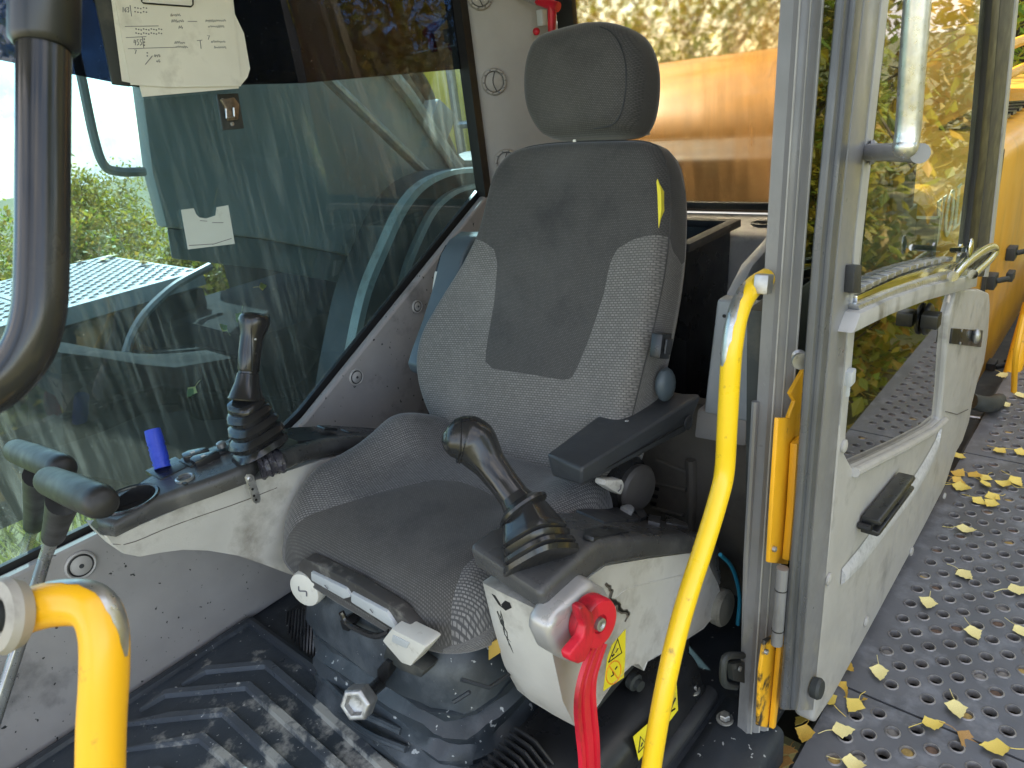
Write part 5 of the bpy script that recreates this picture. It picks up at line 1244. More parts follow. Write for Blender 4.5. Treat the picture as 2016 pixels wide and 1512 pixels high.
# warning sticker on the console side
mb = MB(); skp = [(1196, 1296), (1205, 1270), (1232, 1239), (1231, 1300), (1228, 1334), (1188, 1361)]
sk_ = [on(TL, *p, .0006) for p in skp]; xs2 = min(p.x for p in sk_ if p is not None)-.0004; mb.prism([at(*p, x=xs2) for p in skp], (.0006, 0, 0)); stk = tag(mb.build('warning_label', M['sticker'], None, smooth=0), 'yellow warning sticker beside the red lever on the console side', 'sticker')
def stroke(pts, x, r, name, mat, parent, closed=False):
    mb = MB(); P = [at(*p, x=x) for p in pts]; P = P+[P[0]] if closed else P; mb.tube(P, r, 5); return mb.build(name, mat, parent)
stroke([(1198, 1304), (1216, 1258), (1224, 1285)], xs2-.0004, .0009, 'triangle_outline', M['seal'], stk, True)
stroke([(1205, 1292), (1209, 1288)], xs2-.0004, .0013, 'pictogram', M['seal'], stk); stroke([(1212, 1285), (1217, 1276)], xs2-.0004, .0008, 'pictogram', M['seal'], stk)
ci = [(1208+14*math.cos(a)+4*math.sin(a), 1324-23*math.sin(a)) for a in [2*PI*k/18 for k in range(18)]]
stroke(ci, xs2-.0004, .0009, 'ring_outline', M['orangeprint'], stk, True); stroke([(1200, 1312), (1217, 1336)], xs2-.0004, .0009, 'bar', M['orangeprint'], stk)
stroke([(1203, 1332), (1208, 1328), (1206, 1322)], xs2-.0005, .0009, 'pictogram', M['seal'], stk); stroke([(1211, 1318), (1215, 1312)], xs2-.0005, .001, 'pictogram', M['seal'], stk)

# ================================================================ red safety lever
xl = xn-.040
rl = thing('safety_lever', 'red safety lever with round hub and ribbed strap hanging from the near console', 'lever', at(1195, 1240, x=xl))
c = at(1181, 1228, x=xl-.008)+Vector((.008, 0, 0)); mb = MB(); ax = Vector((-1, .10, .05)).normalized()
mb.lathe([(.030, -.014), (.0315, -.010), (.0315, .006), (.029, .010), (.022, .0105), (.012, .0095), (.011, .006), (.009, .006), (0, .006)], c, ax, 36); hb = mb.build('hub', M['red'], rl)
mb = MB(); mb.lathe([(.0082, .006), (.0082, .0115), (.006, .012), (.0035, .010), (0, .010)], c, ax, 18); mb.build('pivot_screw', M['steel'], hb)
wing = [(1152, 1190), (1142, 1197), (1144, 1214), (1154, 1232), (1148, 1256), (1128, 1280), (1121, 1290), (1124, 1302), (1140, 1308), (1152, 1304), (1163, 1284), (1170, 1256), (1172, 1222), (1168, 1206), (1160, 1200)]
mb = MB(); mb.prism([at(*p, x=xl-.010) for p in wing], (.014, 0, 0)); mb.build('wing_grip', M['red'], rl, bevel=.004, segs=3)
st = catmull([at(*p, x=xl+.001) for p in [(1176, 1262), (1164, 1296), (1152, 1336), (1148, 1376), (1151, 1420), (1156, 1470), (1158, 1530)]], 5)
mb = MB(); R = []
for i, p in enumerate(st):
    td = (st[min(i+1, len(st)-1)]-st[max(i-1, 0)]).normalized(); sd = Vector((0, -1, 0)); sd = (sd-td*sd.dot(td)).normalized(); w_ = .0165+.003*min(1, i/14)
    pr = [(-1, 0), (-.97, .006), (-.62, .006), (-.55, .0025), (-.35, .0025), (-.28, .006), (.28, .006), (.35, .0025), (.55, .0025), (.62, .006), (.97, .006), (1, 0)]
    R.append([p + sd*a_*w_ + Vector((-1, 0, 0))*b_ for a_, b_ in pr])
mb.loft(R); mb.build('strap', M['red'], rl, smooth=25)

# near joystick
b0 = at(1066, 1098, z=.458); dpt2 = (b0-CAM).dot(cf); k2 = dpt2/FPX
def Bp(px, py, dd=0): return at(px, py, d=dpt2+dd)
j2 = thing('joystick', 'worn black joystick on the near console leaning towards the seat', 'joystick', b0)
up_ = (Bp(1030, 1000, .03)-Bp(1066, 1096)).normalized()
mb = MB(); rings = []
for px, py, h, dd in ((1066, 1112, 48, 0), (1066, 1108, 61, 0), (1066, 1097, 61, .0), (1064, 1094, 54, 0), (1063, 1088, 59, .002), (1061, 1080, 57, .003), (1060, 1077, 50, .003), (1058, 1072, 54, .005), (1056, 1065, 55, .006), (1055, 1062, 49, .007), (1053, 1056, 53, .008), (1050, 1046, 51, .01), (1048, 1042, 49, .011), (1034, 1003, 36, .024), (1031, 1001, 20, .025)):
    U = (Vector((1, 0, 0)) - up_*up_.x).normalized(); V = up_.cross(U)
    rings.append(rsq(Bp(px, py, dd), h*k2*1.12, U, V, 28, 3.6))
mb.loft(rings); mb.build('rubber_boot', M['black_gloss'], j2, smooth=40)
o = Bp(1030, 1003, .024); ax = (Bp(945, 885, .06)-o).normalized(); u1 = ax.orthogonal().normalized(); v1 = ax.cross(u1)
mb = MB(); mb.lathe([(36*k2, -12*k2), (56*k2, -5*k2), (57*k2, 1*k2), (48*k2, 7*k2), (37*k2, 15*k2), (32*k2, 32*k2)], o, ax, 30); mb.build('collar', M['black_gloss'], j2)
path = [(1030, 1003, 28, .024), (1012, 978, 27, .032), (990, 948, 27, .042), (965, 915, 30, .052), (948, 892, 38, .058), (934, 874, 44, .061), (920, 866, 45, .062), (905, 864, 40, .061), (890, 864, 32, .059), (878, 863, 21, .058), (871, 862, 8, .057)]
pc = catmull([Bp(p[0], p[1], p[3]) for p in path], 4); rad = []
for i in range(len(path)-1):
    for q in range(4): rad.append(lerp(path[i][2], path[i+1][2], q/4)*k2*1.18)
rad.append(path[-1][2]*k2*1.18)
mb = MB(); mb.tube(pc, rad, 24); g = mb.build('grip', M['black_gloss'], j2, smooth=70)
mb = MB(); rg = []
cc = Bp(903, 866, .061); ad = (Bp(890, 864, .059)-Bp(920, 866, .062)).normalized(); u2 = ad.orthogonal().normalized(); v2 = ad.cross(u2)
mb.tube([cc+(u2*math.cos(2*PI*k/24)+v2*math.sin(2*PI*k/24))*47.8*k2 for k in range(25)], .0007, 5); mb.build('parting_line', M['seal'], g)
mb = MB(); mb.tube([Bp(908, 898, .040), Bp(918, 905, .040), Bp(930, 906, .038), Bp(944, 912, .036), Bp(947, 920, .036)], .0009, 5); mb.tube([Bp(930, 910, .038), Bp(975, 968, .024), Bp(992, 978, .020)], .0008, 5); mb.build('trigger_edge', M['seal'], g)

# ================================================================ base cover under the near console, floor vents, bolts
t = thing('base_cover', 'black textured floor cover under the near console with yellow caution sticker', 'floor cover', (.50, -.65, 0))
mb = MB(); pr = roundc([(.430, 0, .002), (.452, 0, .085), (.475, 0, .105), (.60, 0, .105), (.60, 0, .002)], .03, 5, {1, 2})
mb.loft([[Vector((p.x, y, p.z)) for p in pr] for y in (-.40, -.83)]); mb.build('cover', M['black'], t, bevel=.006)
mb = MB(); mb.tube([(.436, -.50, .018), (.436, -.84, .018)], .014, 12); mb.build('edge_bead', M['dark'], t)
for k in range(9):
    mb = MB(); y = -.432-k*.0115; mb.prism([Vector((.585, y, .105)), Vector((.585, y, .135)), Vector((.545, y, .132)), Vector((.515, y, .106))], (0, -.004, 0)); mb.build('vent_fin', M['black'], t, bevel=.001)
pp = [(1247, 1450), (1290, 1412), (1326, 1368), (1332, 1342), (1335, 1398), (1292, 1455), (1258, 1497)]
stp = Vector((.438, 0, .04)); stn = Vector((-.97, 0, .24)).normalized()
mb = MB(); pl2 = [onplane(*p, stp+stn*.0035, stn) for p in pp]; mb.prism(pl2, -stn*.0008); s2 = tag(mb.build('caution_label', M['sticker'], None, smooth=0), 'long yellow caution sticker on the black floor cover behind the yellow rail', 'sticker')
def stro2(pts, r, nm, closed=False):
    mb = MB(); P = [onplane(*p, stp+stn*.0042, stn) for p in pts]; P = P+[P[0]] if closed else P; mb.tube(P, r, 5); mb.build(nm, M['seal'], s2)
stro2([(1257, 1482), (1261, 1450), (1272, 1465)], .0008, 'triangle_outline', True); stro2([(1262, 1470), (1265, 1462)], .001, 'pictogram'); stro2([(1320, 1400), (1325, 1385), (1330, 1374)], .0012, 'pictogram'); stro2([(1319, 1402), (1329, 1395)], .0012, 'pictogram'); stro2([(1276, 1440), (1284, 1428)], .0006, 'pictogram')
v = thing('floor_vent', 'black ribbed air vent on the floor at the right rear corner of the mat', 'vent', at(590, 1245, y=-.53))
for k in range(11):
    mb = MB(); a_ = at(566+6.2*k, 1206-1.5*k, y=-.55); b_ = at(560+6.2*k, 1262+4.5*k*1.0, y=-.50)
    mb.tube([a_+Vector((0,-.03,.0)), a_, b_], .0032, 6); mb.build('fin', M['black'], v)
mb = MB(); q = [at(*p, y=-.555) for p in [(558, 1206), (640, 1190), (640, 1300), (556, 1266)]]; mb.prism(q, (0, -.05, 0)); mb.build('vent_body', M['seal'], v, bevel=.01)
mb = MB(); mb.tube(catmull([at(*p, x=.452) for p in [(1418, 1092), (1438, 1112), (1450, 1142), (1456, 1180), (1452, 1230)]], 5), .0035, 8); tag(mb.build('blue_hose', pm('blue_hose', (.02, .22, .36), .4, var=.1), None), 'thin blue hose curving behind the end cap of the near console', 'hose')
def hexbolt(px, py, z, r, lab):
    c = at(px, py, z=z); t = thing('bolt', lab, 'bolt', c, 'bolts on the cab floor')
    mb = MB(); mb.lathe([(r*1.55, 0), (r*1.5, r*.25), (r*1.1, r*.3)], c, (0,0,1), 18, True, False); mb.build('washer', M['bolt'], t)
    mb = MB(); mb.loft([[c+Vector((math.cos(PI*k/3)*r*f, math.sin(PI*k/3)*r*f, h)) for k in range(6)] for f, h in ((1, r*.25), (1, r*1.1), (.8, r*1.3))]); mb.build('head', M['bolt'], t)
hexbolt(1362, 1358, .045, .009, 'zinc hex bolt on the floor behind the yellow rail')
hexbolt(1427, 1416, .012, .009, 'zinc hex bolt on the door sill by the cab post')
mb = MB(); c = at(1243, 1338, x=.50); mb.lathe([(.014, 0), (.014, .01), (.009, .012), (.009, .02), (0, .02)], c, (-1, .2, 0), 12); tag(mb.build('pivot_bolt', M['frame_dark'], None), 'dark pivot bolt under the near console body', 'bolt')
mb = MB(); mb.box((.52, -.83, .09), (.08, .05, .18)); mb.box((.52, -.72, .16), (.05, .3, .03)); tag(mb.build('console_bracket', M['frame_dark'], None, bevel=.005), 'dark steel bracket carrying the near console at its rear', 'bracket')
# ================================================================ open cab door, swung back along the machine side
door = thing('cab_door', 'open grey cab door swung back along the walkway, with curved toothed mid rail', 'door', at(1600, 1420, x=.29))
XD = .290
def dp(pts, x=XD): return [at(*p, x=x) for p in pts]
def dprism(pts, th, name, mat, x=XD, parent=door, bevel=.004, segs=2, smooth=35):
    mb = MB(); mb.prism(dp(pts, x), (th, 0, 0)); return mb.build(name, mat, parent, bevel=bevel, segs=segs, smooth=smooth)
def strip(l, r): return l + r[::-1]
ys = [-560, 0, 240, 480, 740, 1000, 1200, 1400]
sealL = [1702, 1662, 1639, 1616, 1596, 1577, 1560, 1545]
sealM = [1722, 1682, 1658, 1634, 1612, 1591, 1576, 1561]
sealR = [1743, 1703, 1677, 1652, 1629, 1606, 1590, 1573]
frmR = [1781, 1735, 1708, 1682, 1661, 1639, 1622, 1602]
edgR = [1799, 1751, 1724, 1698, 1676, 1652]
def col(xs, yy=ys): return list(zip(xs, yy))
fr = dprism(strip(col(sealR), col(frmR)), .012, 'hinge_stile', M['post'], bevel=.004)
dprism(strip(col(sealL), col(sealM)), .010, 'door_seal', M['door_seal'], x=XD+.002, parent=fr, bevel=.006, segs=3)
dprism(strip([(a+2, b) for a, b in col(sealM)], [(a-2, b) for a, b in col(sealR)]), .010, 'door_seal', M['door_seal'], x=XD-.004, parent=fr, bevel=.005, segs=3)
dprism(strip([(a+2, b) for a, b in col(frmR[:6])], col(edgR, ys[:6])), .012, 'bright_edge', M['post_light'], x=XD+.002, parent=fr, bevel=.002)
# far stile with black rubber
farL = [(2011, -560), (1955, 0), (1946, 110), (1929, 300), (1905, 500), (1898, 545)]
farM = [(2027, -560), (1970, 0), (1961, 110), (1945, 300), (1925, 480), (1914, 545)]
farR = [(2058, -560), (1998, 0), (1988, 110), (1968, 300), (1948, 480), (1938, 545)]
dprism(strip(farL, farM), .020, 'pane_rubber', M['seal'], x=XD-.002, parent=fr, bevel=.004)
sa = dprism(strip([(a+1, b) for a, b in farM], farR), .03, 'latch_stile', M['dark'], bevel=.005)
dprism(strip([(a+2, b) for a, b in farR], [(a+8, b) for a, b in farR]), .02, 'bright_edge', M['post_light'], x=XD+.004, parent=sa, bevel=.001)
dprism([(1720, -600), (2062, -600), (2058, -545), (1720, -545)], .028, 'top_rail', M['post'], bevel=.004)
# panes
GU = glass('door_upper_glass', (.80, .88, .78), refl=1.15, dirt=(.6, .62, .5), dmax=.10, base_dirt=.01, ior=1.55)
GL = glass('door_lower_glass', (.20, .21, .13), refl=2.2, dirt=(.45, .42, .28), dmax=.12, base_dirt=.01, ior=1.6)
dprism([(1800, -560), (1742, 80), (1712, 350), (1690, 600), (1770, 560), (1850, 530), (1912, 520), (1930, 300), (2013, -560)], .004, 'upper_pane', GU, x=XD+.008, bevel=0, smooth=0)
dprism([(1676, 640), (1650, 930), (1682, 930), (1850, 845), (1866, 590), (1872, 560), (1760, 590)], .004, 'lower_pane', GL, x=XD+.010, bevel=0, smooth=0)
# lower moulded panel
panel = [(1655, 832), (1668, 852), (1664, 890), (1680, 921), (1720, 903), (1780, 873), (1840, 838), (1852, 826), (1859, 760), (1864, 690), (1870, 620), (1884, 571), (1930, 569), (1948, 577), (1950, 600), (1946, 660), (1938, 715), (1925, 752), (1915, 792), (1908, 832), (1895, 870), (1882, 893), (1860, 960), (1800, 1075), (1720, 1225), (1640, 1372), (1606, 1424), (1601, 1420), (1618, 1200), (1640, 1000)]
lp = dprism(panel, .032, 'lower_panel', M['door_trim'], bevel=.008, segs=3)
# rim along the pane, recessed swage groove, handle bar
mb = MB(); rimp = dp([(1682, 930), (1720, 911), (1780, 881), (1838, 848), (1860, 828)], XD-.002); mb.tube(rimp, .008, 10); mb.build('pane_lip', M['door_trim'], lp)
gp = catmull(dp([(1656, 1140), (1690, 1105), (1740, 1040), (1800, 960), (1838, 890), (1848, 850)], XD-.001), 6); mb = MB(); R = []
for i, p in enumerate(gp):
    f = math.sin(PI*min(1, (i+1)/(len(gp)))); w_ = .018+.016*f
    R.append([p+Vector((0, 0, w_)), p+Vector((-.006, 0, w_*.5)), p+Vector((-.006, 0, -w_*.2)), p+Vector((0, 0, -w_*.6))])
mb.loft(R); mb.build('swage', pm('scuffed_trim', (.52, .52, .53), .6, var=.12, vs=60, dirt=(.34, .34, .35), da=(.45, .7), ds=120), lp)
hb = [at(1718, 1038, x=XD-.022), at(1788, 948, x=XD-.022)]; hd_ = (hb[1]-hb[0]).normalized()
mb = MB(); up2 = Vector((0, 0, 1)); up2 = (up2-hd_*up2.dot(hd_)).normalized(); out = Vector((-1, 0, 0))
prh = [(-.015, .018), (-.015, -.008), (-.011, -.012), (-.006, -.011), (-.0045, .003), (.0045, .003), (.006, -.011), (.011, -.012), (.015, -.008), (.015, .018)]
mb.loft([[p + up2*a_ - out*b_*1.0 for a_, b_ in prh] for p in hb]); ph = mb.build('pull_handle', M['black'], lp, bevel=.0025)
mb = MB(); mb.tube([hb[0]+Vector((.02,0,0))-hd_*.006, hb[0]-hd_*.006], .006, 8); mb.build('handle_foot', M['seal'], ph)
for (px, py, r) in ((1630, 1140, .010), (1793, 1085, .010), (1704, 1223, .010), (1858, 976, .008), (1660, 878, .010)):
    mb = MB(); mb.lathe([(r, 0), (r, .003), (r*.7, .0045), (0, .005)], at(px, py, x=XD-.0005), (-1, 0, 0), 18); mb.build('panel_stud', M['door_trim'], lp)
mb = MB(); mb.lathe([(.016, 0), (.017, .010), (.014, .014), (0, .015)], at(1600, 1352, x=XD-.003), (-1, 0, .1), 20); mb.build('rubber_stop', M['frame_dark'], door)
mb = MB(); mb.tube(dp([(1862, 810), (1885, 816), (1906, 806)], XD-.0012), .0010, 5); mb.build('panel_joint', M['wallgrime'], lp)
# black latch plate and pane slide
lpz = dprism([(1872, 646), (1932, 650), (1928, 683), (1868, 676)], -.004, 'latch_plate', M['black'], x=XD, parent=lp, bevel=.001)
for p in ((1893, 651), (1890, 676)):
    mb = MB(); mb.lathe([(.0035, 0), (.0035, .002), (0, .003)], at(*p, x=XD-.004), (-1, 0, 0), 10); mb.build('screw', M['bolt'], lpz)
mb = MB(); mb.sphere(at(1922, 662, x=XD-.012), .012, 8, (.8, .8, 1.5)); mb.build('latch_knob', M['steel'], lpz)
# curved mid rail: lower face, ledge, toothed upper rail
dprism([(1681, 657), (1752, 621), (1826, 592), (1923, 565), (1926, 540), (1882, 549), (1826, 564), (1756, 588), (1696, 616)], .045, 'mid_rail', M['post_light'], x=XD-.020, bevel=.004)
mr = dprism([(1693, 612), (1756, 586), (1826, 562), (1882, 547), (1926, 538), (1922, 528), (1873, 537), (1820, 551), (1770, 567), (1690, 602)], .040, 'rail_ledge', M['bare'], x=XD-.012, bevel=.003)
dprism([(1688, 600), (1770, 566), (1850, 541), (1905, 530), (1903, 515), (1850, 520), (1770, 545), (1689, 582)], .028, 'upper_rail', M['chrome'], x=XD-.004, bevel=.003)
N = 13
for k in range(N):
    f = k/(N-1); px = lerp(1696, 1872, f); py = lerp(572, 514, f) - 16*math.sin(PI*f*.9)*.7; s_ = lerp(1.0, .62, f)
    mb = MB(); q = [(px-7*s_, py+8*s_), (px+7*s_, py+3*s_), (px+8*s_, py-8*s_), (px-6*s_, py-3*s_)]
    mb.prism(dp(q, XD-.008), (.018, 0, 0)); mb.build('rail_tooth', M['steel'], mr, bevel=.0015)
dprism([(1684, 522), (1697, 521), (1696, 578), (1680, 577)], .012, 'rail_end_block', M['dark'], x=XD-.012, bevel=.002)
# chrome grab loop and small T latch at the end of the rail
mb = MB(); mb.tube(catmull(dp([(1876, 544), (1900, 518), (1932, 495), (1952, 487), (1957, 494), (1945, 512), (1915, 540)], XD-.030), 6), .0095, 12); mb.build('grab_loop', M['chrome'], door)
mb = MB(); mb.tube([at(1876, 492, x=XD-.004), at(1900, 492, x=XD-.035)], .006, 10); mb.sphere(at(1910, 488, x=XD-.045), .014, 8, (.35, .8, 1.3)); mb.lathe([(.012, 0), (.012, .004), (.006, .006)], at(1888, 492, x=XD-.012), (-1, 0, 0), 14); mb.build('pane_latch', M['chrome'], door)
# pane slider grip on the lower pane, its pad, small catch at the left
mb = MB(); mb.lathe([(.030, 0), (.030, .006), (.024, .010)], at(1822, 628, x=XD+.008), (-1, 0, 0), 24); mb.box(at(1833, 630, x=XD-.010), (.028, .03, .026)); mb.build('pane_grip', M['black'], door, bevel=.003)
mb = MB(); mb.box(at(1671, 742, x=XD+.0), (.014, .02, .022)); mb.box(at(1668, 762, x=XD+.002), (.008, .006, .03)); mb.build('pane_catch', M['greyplastic'], door, bevel=.003)
# big chrome grab bar with its stub on the upper pane
mb = MB(); xb2 = XD-.075
mb.tube(catmull([at(1836, -480, x=xb2-.0), at(1815, -120, x=xb2), at(1806, 0, x=xb2), at(1797, 120, x=xb2), at(1789, 240, x=xb2), at(1783, 290, x=xb2)], 4), .0125, 16); mb.sphere(at(1783, 288, x=xb2), .0127, 8)
gb = mb.build('grab_bar', M['bare'], door)
mb = MB(); mb.tube([at(1712, 300, x=XD-.004), at(1765, 300, x=xb2+.03), at(1812, 302, x=xb2-.01)], .0105, 14); mb.lathe([(.015, 0), (.015, .004), (.011, .008)], at(1712, 300, x=XD-.001), (-1, -.4, 0), 16); mb.build('bar_stub', M['post'], gb)

# ================================================================ yellow hinge plates on the post
hinge = door
XH = .322
def hp_(pts, th, name, mat, x=XH, bevel=.002):
    mb = MB(); mb.prism([at(*p, x=x) for p in pts], (th, 0, 0)); return mb.build(name, mat, hinge, bevel=bevel)
hp_([(1533, 823), (1554, 823), (1566, 790), (1557, 775), (1578, 738), (1592, 712), (1594, 760), (1584, 853), (1566, 872), (1560, 1000), (1552, 1112), (1515, 1108), (1522, 990)], .006, 'hinge_plate', M['plate_yellow'])
hp_([(1584, 860), (1572, 1000), (1560, 1105), (1553, 1105), (1562, 1000), (1570, 875)], .010, 'hinge_flange', M['plate_yellow'], x=XH-.012)
hp_([(1507, 1262), (1530, 1250), (1546, 1240), (1540, 1330), (1524, 1436), (1494, 1430), (1499, 1320)], .006, 'hinge_plate', M['plate_worn'])
hp_([(1546, 1250), (1541, 1330), (1528, 1432), (1523, 1436), (1533, 1330), (1540, 1252)], .008, 'hinge_flange', M['plate_yellow'], x=XH-.010)
mb = MB(); a_, b_ = at(1541, 1118, x=XH-.012), at(1529, 1268, x=XH-.012); mb.tube([a_, b_], .0082, 18); bar = mb.build('hinge_barrel', M['post'], hinge, bevel=.0)
mb = MB(); m_ = a_.lerp(b_, .27); mb.tube([m_, m_+(b_-a_).normalized()*.0015], .0086, 18); m_ = a_.lerp(b_, .80); mb.tube([m_, m_+(b_-a_).normalized()*.0015], .0086, 18); mb.build('barrel_joint', M['seal'], bar)
for p in ((1522, 1080), (1506, 1282)):
    mb = MB(); mb.lathe([(.004, 0), (.004, .004), (.002, .005), (0, .004)], at(*p, x=XH-.0005), (-1, 0, 0), 12); mb.build('screw', M['steel'], hinge)
mb = MB(); c = at(1578, 712, x=.31); mb.lathe([(.011, 0), (.012, .003), (.006, .005), (.005, .016), (.009, .019)], c, Vector((.6, -1, 0)), 18); tag(mb.build('door_stop_button', M['steel'], None), 'round steel stop button on a short stem at the door post seal', 'door stop')

# ================================================================ grab handles
h1 = thing('grab_handle', 'long bent yellow grab rail from floor to door post, paint worn off at the bend', 'grab rail', at(1430, 900, x=.375))
xh = .372
hpz = [(1540, 535), (1508, 548), (1478, 570), (1455, 612), (1442, 680), (1436, 760), (1431, 850), (1426, 930), (1412, 990), (1386, 1075), (1355, 1170), (1330, 1260), (1308, 1360), (1290, 1460), (1276, 1560), (1262, 1680)]
hpath = catmull([at(*p, x=xh) for p in hpz], 6)
mb = MB(); mb.tube(hpath, .0128, 18); hr = mb.build('rail', M['yellow'], h1, smooth=80)
def worn_patch(path, i0, i1, r, dirv, spread, name, parent):
    """bare metal where hands have rubbed the paint through: a shell hugging the tube"""
    mb = MB(); R = []; n = i1-i0; rw = random.Random(2)
    for i in range(i0, i1+1):
        td = (path[i+1]-path[i-1]).normalized(); d = (dirv-td*dirv.dot(td)).normalized(); e = td.cross(d); f = math.sin(PI*(i-i0+.3)/(n+.6))**.5
        R.append([path[i] + (d*math.cos(a)+e*math.sin(a))*(r+.0003) for a in [spread*f*rw.uniform(.85, 1.1)*(k/8*2-1) for k in range(9)]])
    mb.loft(R, False, False, closed=False); mb.build(name, M['bare'], parent, smooth=80)
worn_patch(hpath, 12, 27, .0128, (-cx*.95 - cd*.25 - cf*.35), .95, 'worn_patch', hr)
mb = MB(); c = at(1503, 559, x=xh-.016); mb.box(c, (.018, .018, .024), Matrix.Rotation(.2, 3, 'X')); mb.build('mounting_block', M['steel'], h1, bevel=.002)
h2 = thing('grab_handle', 'thick yellow grab handle with grey end cap at the bottom left', 'grab rail', at(130, 1190, d=.47))
p2 = catmull([at(-30, 1240, d=.47), at(60, 1200, d=.47), at(135, 1186, d=.468), at(182, 1196, d=.465), at(203, 1240, d=.463), at(206, 1320, d=.463), at(200, 1430, d=.465), at(197, 1560, d=.468), at(194, 1720, d=.47)], 6)
mb = MB(); mb.tube(p2, .0146, 20); hr2 = mb.build('rail', M['handle_yellow'], h2, smooth=80)
worn_patch(p2, 9, 28, .0146, (cx*.75-cd*.9-cf*.1), .5, 'worn_patch', hr2)
ec = at(-6, 1214, d=.452); eax = (-cf*.80 - cx*.45 - cd*.1).normalized()
mb = MB(); mb.lathe([(.021, -.012), (.0240, -.004), (.022, .001), (.014, .002), (.0125, -.002), (.006, -.002), (0, -.004)], ec, eax, 30); ecp = mb.build('end_cap', pm('weathered_grey_cap', (.36, .34, .30), .5, var=.15, dirt=(.2, .19, .17), ds=30), h2)
mb = MB(); mb.lathe([(.0105, -.001), (.0105, .003), (.006, .004), (.005, .001), (0, .001)], ec+eax*.001, eax, 20); mb.build('socket_screw', M['frame_dark'], ecp)
h3 = thing('grab_handle', 'shiny black grab handle close to the camera at the left edge', 'grab handle', at(85, 400, d=.45))
p3 = catmull([at(88, -160, d=.45), at(87, 60, d=.45), at(85, 300, d=.45), at(83, 500, d=.45), at(76, 620, d=.45), at(48, 700, d=.45), at(-10, 762, d=.45), at(-90, 800, d=.455), at(-220, 835, d=.46)], 7)
mb = MB(); mb.tube(p3, .0150, 24); mb.build('rail', M['black_gloss'], h3, smooth=80)
mb = MB(); mb.tube([at(90, -180, d=.45), at(88, 84, d=.45), at(88, 96, d=.45)], [.0198, .0196, .0165], 24); mb.build('socket', M['black'], h3, smooth=40)

# ================================================================ travel levers
def travel(name, hA, hB, st, lab, yv):
    t = thing(name, lab, 'lever', at(*st[0], y=yv), 'travel levers at the front of the floor')
    a_, b_ = at(*hA, y=yv), at(*hB, y=yv); ax = (b_-a_).normalized(); L = (b_-a_).length
    r = .0175; mb = MB()
    mb.lathe([(r*.3, 0), (r*.75, .002), (r*.98, .008), (r*1.05, .02), (r*1.12, L*.5), (r*1.08, L-.02), (r*.95, L-.007), (r*.7, L-.001), (0, L)], a_, ax, 22); hd = mb.build('handle_grip', M['grip'], t, smooth=60)
    P = [at(*p, y=yv) for p in st]
    mb = MB(); mb.tube([P[0], P[0].lerp(P[1], .55), P[1]], [.0195, .0165, .0155], 18); mb.build('neck', M['grip'], hd, smooth=60)
    dd_ = (P[1]-CAM).dot(cf); rod = [P[1], P[2], at(st[3][0], st[3][1], d=dd_+.02), at(st[4][0], st[4][1], d=dd_+.05)]
    mb = MB(); mb.tube(rod, [.0095]*4, 16); mb.build('rod', pm('brushed_rod', (.36, .36, .35), .3, metal=.7, var=.15, vs=30), t, smooth=60)
travel('travel_lever', (28, 886), (128, 924), [(74, 935), (66, 1035), (50, 1090), (10, 1250), (-60, 1480)], 'travel lever with black T-shaped grip, the farther of the pair', -.21)
travel('travel_lever', (92, 944), (207, 992), [(125, 985), (105, 1055), (88, 1100), (40, 1260), (-30, 1480)], 'travel lever with black T-shaped grip, the nearer one beside the cup holder', -.185)
# ================================================================ clipboard with handwritten notes
xc_ = 1.300
cb = thing('clipboard', 'dark clipboard hung in the side window holding a sheaf of dirty handwritten notes', 'clipboard', at(340, 80, x=xc_))
mb = MB(); mb.prism([at(*p, x=xc_+.006) for p in [(165, -140), (188, 0), (222, 166), (255, 170), (300, 168), (440, 150), (420, -140)]], (.006, 0, 0)); mb.build('board', M['frame_dark'], cb, bevel=.002)
sheets = [[(225, -130), (238, 0), (262, 120), (280, 191), (300, 189), (470, 174), (455, 60), (430, -130)], [(192, -130), (219, 0), (240, 160), (256, 163), (330, 160), (330, -130)], [(300, -130), (452, -60), (462, 28), (480, 66), (492, 135), (487, 152), (474, 168), (400, 172), (330, 120)], [(200, -130), (226, 0), (257, 167), (330, 172), (400, 171), (474, 170), (470, 110), (456, 0), (438, -130)]]
for k, s_ in enumerate(sheets):
    mb = MB(); base = [at(*p, x=xc_+.0035-.0014*k) for p in s_]; mb.prism(base, (-.0008, 0, 0)); sh = mb.build('paper_sheet', M['paper'], cb, smooth=0)
mb = MB(); xi = xc_-.0018
def ln(pts, r=.00055): mb.tube([at(*p, x=xi) for p in pts], r, 4)
def digit(s_, px, py, w_, h_):
    segs = {'1': [[(.5, 0), (.5, 1)]], '6': [[(.9, .05), (.3, .3), (.15, .7), (.4, 1), (.8, .8), (.6, .5), (.2, .65)]], '3': [[(.1, .1), (.6, 0), (.8, .25), (.4, .45), (.85, .7), (.6, 1), (.1, .9)]], '4': [[(.3, 0), (.1, .55), (.9, .55)], [(.7, .1), (.7, 1)]], '5': [[(.8, 0), (.25, 0), (.2, .4), (.7, .45), (.8, .8), (.2, 1)]], '7': [[(.1, 0), (.9, 0), (.4, 1)]]}
    for q in segs[s_]: ln([(px+a_*w_, py+b_*h_) for a_, b_ in q])
for i, ch in enumerate('163'): digit(ch, 240+i*5, 14, 4.5, 10)
for i, ch in enumerate('455'): digit(ch, 263+i*6, 78, 5, 11)
digit('7', 264, 98, 5, 8); digit('7', 408, 70, 5, 8)
for (a_, b_) in (((256, 10), (259, 32)), ((246, 52), (312, 51)), ((248, 74), (288, 72)), ((252, 96), (345, 93)), ((280, 72), (283, 94)), ((370, 42), (388, 42)), ((286, 127), (300, 110)), ((388, 80), (398, 79)), ((394, 80), (396, 96))): ln([a_, b_])
